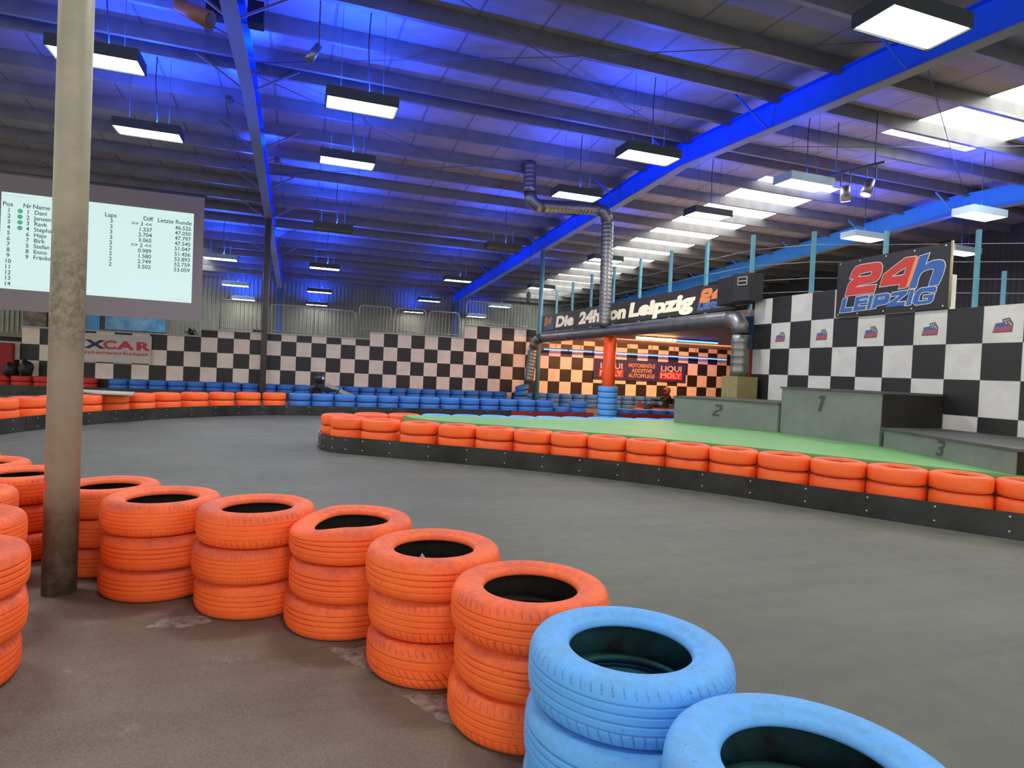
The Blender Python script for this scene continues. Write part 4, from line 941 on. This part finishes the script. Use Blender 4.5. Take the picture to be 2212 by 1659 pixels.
# ------------------------------------------------------------------ side room lights
def tubelight(x0, x1, y, z, mt, label, group, r=.02):
    m = MB(); m.tube([(x0, y, z), (x1, y, z)], r, 10); e = tag(m.build('fluorescent_tube', mt), label, 'tube light', group)
    h = MB(); h.box(x0 - .01, y - .03, z + r, x1 + .01, y + .03, z + r + .04); h.box((x0 + x1) / 2 - .01, y - .01, z + r + .04, (x0 + x1) / 2 + .01, y + .01, 2.769); world_child(h.build('tube_holder', DARKSTEEL), e); return e
TB = mat('blue_neon', (.02, .05, .9, 1), .4, emit=((.03, .12, 1, 1), 9)); TW = mat('warm_tube', (1, .8, .5, 1), .4, emit=((1, .55, .22, 1), 30))
for i in range(8):
    tubelight(9.2 + i * 1.1, 9.2 + i * 1.1 + 1.02, 23.0, 2.31, TB, 'glowing blue tube on the side room back wall, %s from the left' % ORD[i], 'blue tubes in the side room')
tubelight(10.5, 12.0, 18.1, 2.66, TW, 'bright warm white tube under the side room ceiling', None, .04); tubelight(12.06, 13.7, 18.1, 2.66, TB, 'blue tube beside the warm one under the side room ceiling', None, .028)
area('side_room_light', (11.25, 18.1, 2.6), 1.5, .15, 120, (1, .5, .16)); area('side_room_wall_wash', (13.2, 20.6, 2.7), 7, .3, 420, (1, .36, .09), (.95, 0, 0))
area('blue_tube_light', (13.5, 22.9, 2.26), 8.5, .06, 5, (.03, .1, 1)); area('banner_flood', (8.1, 17.0, 3.0), .3, 9, 55, (1, .7, .33), (0, PI / 2 + .5, 0), spread=2.0)
area('skylight_glow', (14.15, 24, 6.3), 2.4, 16, 260, (.95, .97, 1)); area('skylight_glow', (14.15, 7.9, 7.0), 2.4, 6, 120, (.95, .97, 1))

# ------------------------------------------------------------------ small far things
def plant(x, y, z, h, label):
    r = empty('potted_plant', (x, y, z), label, 'plant', 'plants on the gallery edge')
    MB().lathe([(.001, 0), (.1, 0), (.13, .2), (.001, .2)], 12).build('pot', POT, r)
    m = MB(); rr_ = random.Random(h)
    for i in range(46):
        a = rr_.uniform(0, 2 * PI); e = rr_.uniform(.3, 1.4); L = h * rr_.uniform(.5, 1); p = Vector((0, 0, .2)); d = Vector((math.cos(a) * math.cos(e), math.sin(a) * math.cos(e), math.sin(e))); s = Vector((-math.sin(a), math.cos(a), 0)) * .03
        q = p + d * L * .6; t = q + Vector((d.x, d.y, -.3)) * L * .4
        m.add([p - s * .3, p + s * .3, q + s, t, q - s], [(0, 1, 2, 3, 4)])
    m.build('leaves', LEAF, r)
plant(-3.68, 24.8, 1.9, .6, 'small dark plant on the gallery below the projection screen corner'); plant(-1.5, 24.8, 1.9, .9, 'dark leafy plant left of the thin dark column')
def poster(x0, x1, z0, z1, c0, c1, label, sc_=6):
    m = MB(); m.box(x0, 37.95, z0, x1, 38.0, z1); tag(m.build('wall_poster', mat('poster_print', c0, .5, noise=(sc_, c1, 1.0))), label, 'poster')
poster(-9.7, -6.87, 2.62, 4.2, (.03, .16, .3, 1), (.2, .4, .5, 1), 'wide blue poster on the corrugated back wall under the screen', 1.5)
poster(-10.5, -9.95, 2.5, 4.2, (.04, .2, .4, 1), (.06, .25, .45, 1), 'narrow blue poster beside the wide one on the back wall'); poster(-13.3, -12.3, 2.5, 4.2, (.03, .03, .025, 1), (.25, .16, .12, 1), 'dark poster with a pale figure at the left of the back wall', 2)
# flat board lying on the orange tyres
m = MB(); m.prism([(-4.55, 15.3), (-3.2, 14.75), (-3.05, 13.9), (-3.75, 14.1)], .56, .59); o = m.build('flat_board', mat('pale_board', (.55, .52, .48, 1), .6, noise=(3, (.25, .3, .15, 1), .9)))
tag(o, 'thin pale board lying flat on top of the orange tyres', 'board')
# plank leaning by the back row
m = MB(); m.bar((.95, 22.9, .62), (2.2, 22.55, .07), .04, .13); tag(m.build('wooden_plank', mat('pale_plank', (.5, .48, .38, 1), .7)), 'pale plank leaning on the far blue tyres beside the kart', 'plank')
# red padded panel and black tyres at the far left
m = MB(); m.box(-8.95, 23.35, .5, -8.42, 23.55, 1.55); tag(m.build('padded_panel', mat('dark_red_pad', (.3, .02, .02, 1), .7), bevel=.05), 'dark red padded panel standing at the far wall, left frame edge', 'pad')
for (x, z, l) in ((-8.45, .72, 'black sack'), (-8.05, .75, 'dark blue black sack')):
    bm = bmesh.new(); bmesh.ops.create_icosphere(bm, subdivisions=3, radius=.2)
    for v in bm.verts: f_ = 1 + .12 * math.sin(v.co.x * 31 + v.co.z * 17) ; v.co = Vector((v.co.x * f_, v.co.y * f_, v.co.z * f_ * (1.15 + .4 * max(0, v.co.z) * 5 * (l[0] == 'd'))))
    me = D.meshes.new('sack'); bm.to_mesh(me); bm.free(); me.materials.append(SPK)
    for p in me.polygons: p.use_smooth = True
    o = D.objects.new('dark_sack', me); COL.objects.link(o); o.location = (x, 23.3, z); tag(o, l + ' on the red tyres at the far left wall', 'sack')
# chain hoist left of the turquoise column
m = MB(); m.tube([(0, 0, 0), (0, 0, 1.6)], .008, 6); c = m.build('chain', CABLE); hz_ = empty('chain_hoist', (8.08, 22, 3.95), 'small dark chain hoist hanging left of the turquoise column', 'hoist'); c.parent = hz_; c.location = (0, 0, .4)
MB().lathe([(.001, 0), (.06, .03), (.09, .12), (.07, .22), (.1, .3), (.05, .42), (.001, .45)], 14).build('hoist_body', DARKSTEEL, hz_)

# ------------------------------------------------------------------ karts with drivers
def skin_person(joints, edges, radii, mt, name, parent):
    me = D.meshes.new(name); me.from_pydata(joints, edges, []); o = D.objects.new(name, me); COL.objects.link(o)
    sk = o.modifiers.new('skin', 'SKIN'); sk.use_smooth_shade = True
    for i, r_ in enumerate(radii): o.data.skin_vertices[0].data[i].radius = (r_, r_)
    o.data.skin_vertices[0].data[0].use_root = True
    ss = o.modifiers.new('sub', 'SUBSURF'); ss.levels = 1; ss.render_levels = 1
    me.materials.append(mt); bpy.context.view_layer.update()
    dg = bpy.context.evaluated_depsgraph_get(); m2_ = D.meshes.new_from_object(o.evaluated_get(dg)); D.objects.remove(o)
    m2_.materials.clear(); m2_.materials.append(mt); n_ = D.objects.new(name, m2_); COL.objects.link(n_); n_.parent = parent
    for p in m2_.polygons: p.use_smooth = True
    return n_
def kart(x, y, rz, body, suit, helm, lab, plab):
    k = empty('racing_kart', (x, y, 0), lab, 'kart', rz=rz)
    m = MB(); m.prism([(-.75, -.3), (.55, -.28), (.85, -.2), (.85, .2), (.55, .28), (-.75, .3)], .07, .11); m.build('floor_pan', DARKSTEEL, k)
    for s in (-1, 1):
        MB().prism([(-.45, s * .38), (.4, s * .38), (.35, s * .62), (-.42, s * .62)], .08, .27).build('side_pod', body, k, bevel=.04)
    MB().prism([(.7, -.42), (1.0, -.3), (1.02, .3), (.7, .42)], .07, .25).build('nose_cone', body, k, bevel=.05)
    MB().add([(.5, -.14, .2), (.5, .14, .2), (.72, .12, .48), (.72, -.12, .48), (.8, -.12, .2), (.8, .12, .2)], [(0, 1, 2, 3), (4, 5, 2, 3), (0, 3, 4), (1, 2, 5), (0, 1, 5, 4)]).build('front_panel', body, k)
    MB().box(-.95, -.55, .1, -.82, .55, .3).build('rear_bumper', body, k, bevel=.03)
    m = MB(); m.prism([(-.5, -.22), (.1, -.2), (.1, .2), (-.5, .22)], .11, .17); m.prism([(-.6, -.24), (-.5, -.22), (-.5, .22), (-.6, .24)], .11, .62); m.build('seat', SPK, k, bevel=.02)
    sc_ = MB().tube([(.32, 0, .18), (.2, 0, .46)], .015, 8).build('steering_column', DARKSTEEL, k)
    m = MB(); c = Vector((.19, 0, .48)); a = Vector((0, 1, 0)); b_ = Vector((.42, 0, .9)).normalized(); m.tube([c + (a * math.cos(t) + b_ * math.sin(t)) * .14 for t in [i * PI / 8 for i in range(17)]], .014, 8, cap=False); m.build('steering_wheel', SPK, sc_)
    for (wx, wy, wr, ww) in ((.55, -.52, .13, .13), (.55, .52, .13, .13), (-.62, -.56, .14, .18), (-.62, .56, .14, .18)):
        m = MB(); m.tube([(wx, wy - ww / 2, wr), (wx, wy - ww / 2 + .02, wr), (wx, wy + ww / 2 - .02, wr), (wx, wy + ww / 2, wr)], [wr * .8, wr, wr, wr * .8], 20); m.build('wheel', SPK, k)
    MB().box(-.7, .28, .14, -.3, .5, .42).build('engine', DARKSTEEL, k, bevel=.02)
    p = empty('person', (x, y, 0), plab, 'person', rz=rz)
    J = [(-.28, 0, .24), (-.36, 0, .42), (-.42, 0, .62), (-.40, 0, .74), (-.38, 0, .80),
         (-.38, .17, .68), (-.14, .26, .52), (.12, .15, .55), (-.38, -.17, .68), (-.14, -.26, .52), (.12, -.15, .55),
         (-.2, .1, .22), (.18, .15, .38), (.5, .12, .2), (.6, .12, .26), (-.2, -.1, .22), (.18, -.15, .38), (.5, -.12, .2), (.6, -.12, .26)]
    E_ = [(0, 1), (1, 2), (2, 3), (3, 4), (2, 5), (5, 6), (6, 7), (2, 8), (8, 9), (9, 10), (0, 11), (11, 12), (12, 13), (13, 14), (0, 15), (15, 16), (16, 17), (17, 18)]
    Rr = [.14, .14, .15, .07, .065, .075, .05, .035, .075, .05, .035, .09, .065, .05, .045, .09, .065, .05, .045]
    skin_person(J, E_, Rr, suit, 'body', p)
    hc = (-.35, 0, .9)
    MB().lathe([(.001, -.14), (.09, -.135), (.125, -.07), (.14, .02), (.125, .09), (.08, .13), (.001, .15)], 24, c=hc).build('helmet', helm[0], p); hm = [c for c in p.children if c.name.startswith('helmet')][0]
    v = []; fs = []
    for i in range(9):
        t = -.9 + 1.8 * i / 8
        for z in (-.03, .04): v.append((hc[0] + .143 * math.cos(t), .143 * math.sin(t), hc[2] + z))
    for i in range(8): fs.append((2 * i, 2 * i + 2, 2 * i + 3, 2 * i + 1))
    MB().add(v, fs).build('visor', helm[1], hm)
    for s in (-1, 1):
        for q in range(4):
            b0 = Vector((.13, s * (.13 + .012 * q), .56)); MB().tube([b0, b0 + Vector((.03, 0, .01)), b0 + Vector((.045, -.01 * s, -.012)), b0 + Vector((.03, -.015 * s, -.025))], .008, 6).build('finger', SPK, p)
        b0 = Vector((.12, s * .12, .55)); MB().tube([b0, b0 + Vector((.0, -s * .03, .01)), b0 + Vector((.015, -s * .045, .0))], .009, 6).build('thumb', SPK, p)
KB = mat('black_kart_plastic', (.012, .013, .02, 1), .4); KR = mat('dark_red_kart_plastic', (.2, .02, .015, 1), .4); SU = mat('black_driver_clothing', (.012, .012, .015, 1), .8)
kart(.95, 19.6, -.15, KB, SU, (mat('dark_helmet_shell', (.03, .03, .045, 1), .25), mat('white_visor', (.85, .83, .82, 1), .2)), 'dark kart driving between the far blue tyre rows', 'person in dark clothing and black helmet with pale visor, driving the dark kart')
kart(12.75, 20.2, 3.0, KR, SU, (mat('brown_orange_helmet', (.25, .08, .02, 1), .35), SPK), 'dark red kart driving in the side room behind the podium', 'person in dark clothing and brown helmet, driving the dark red kart in the side room')
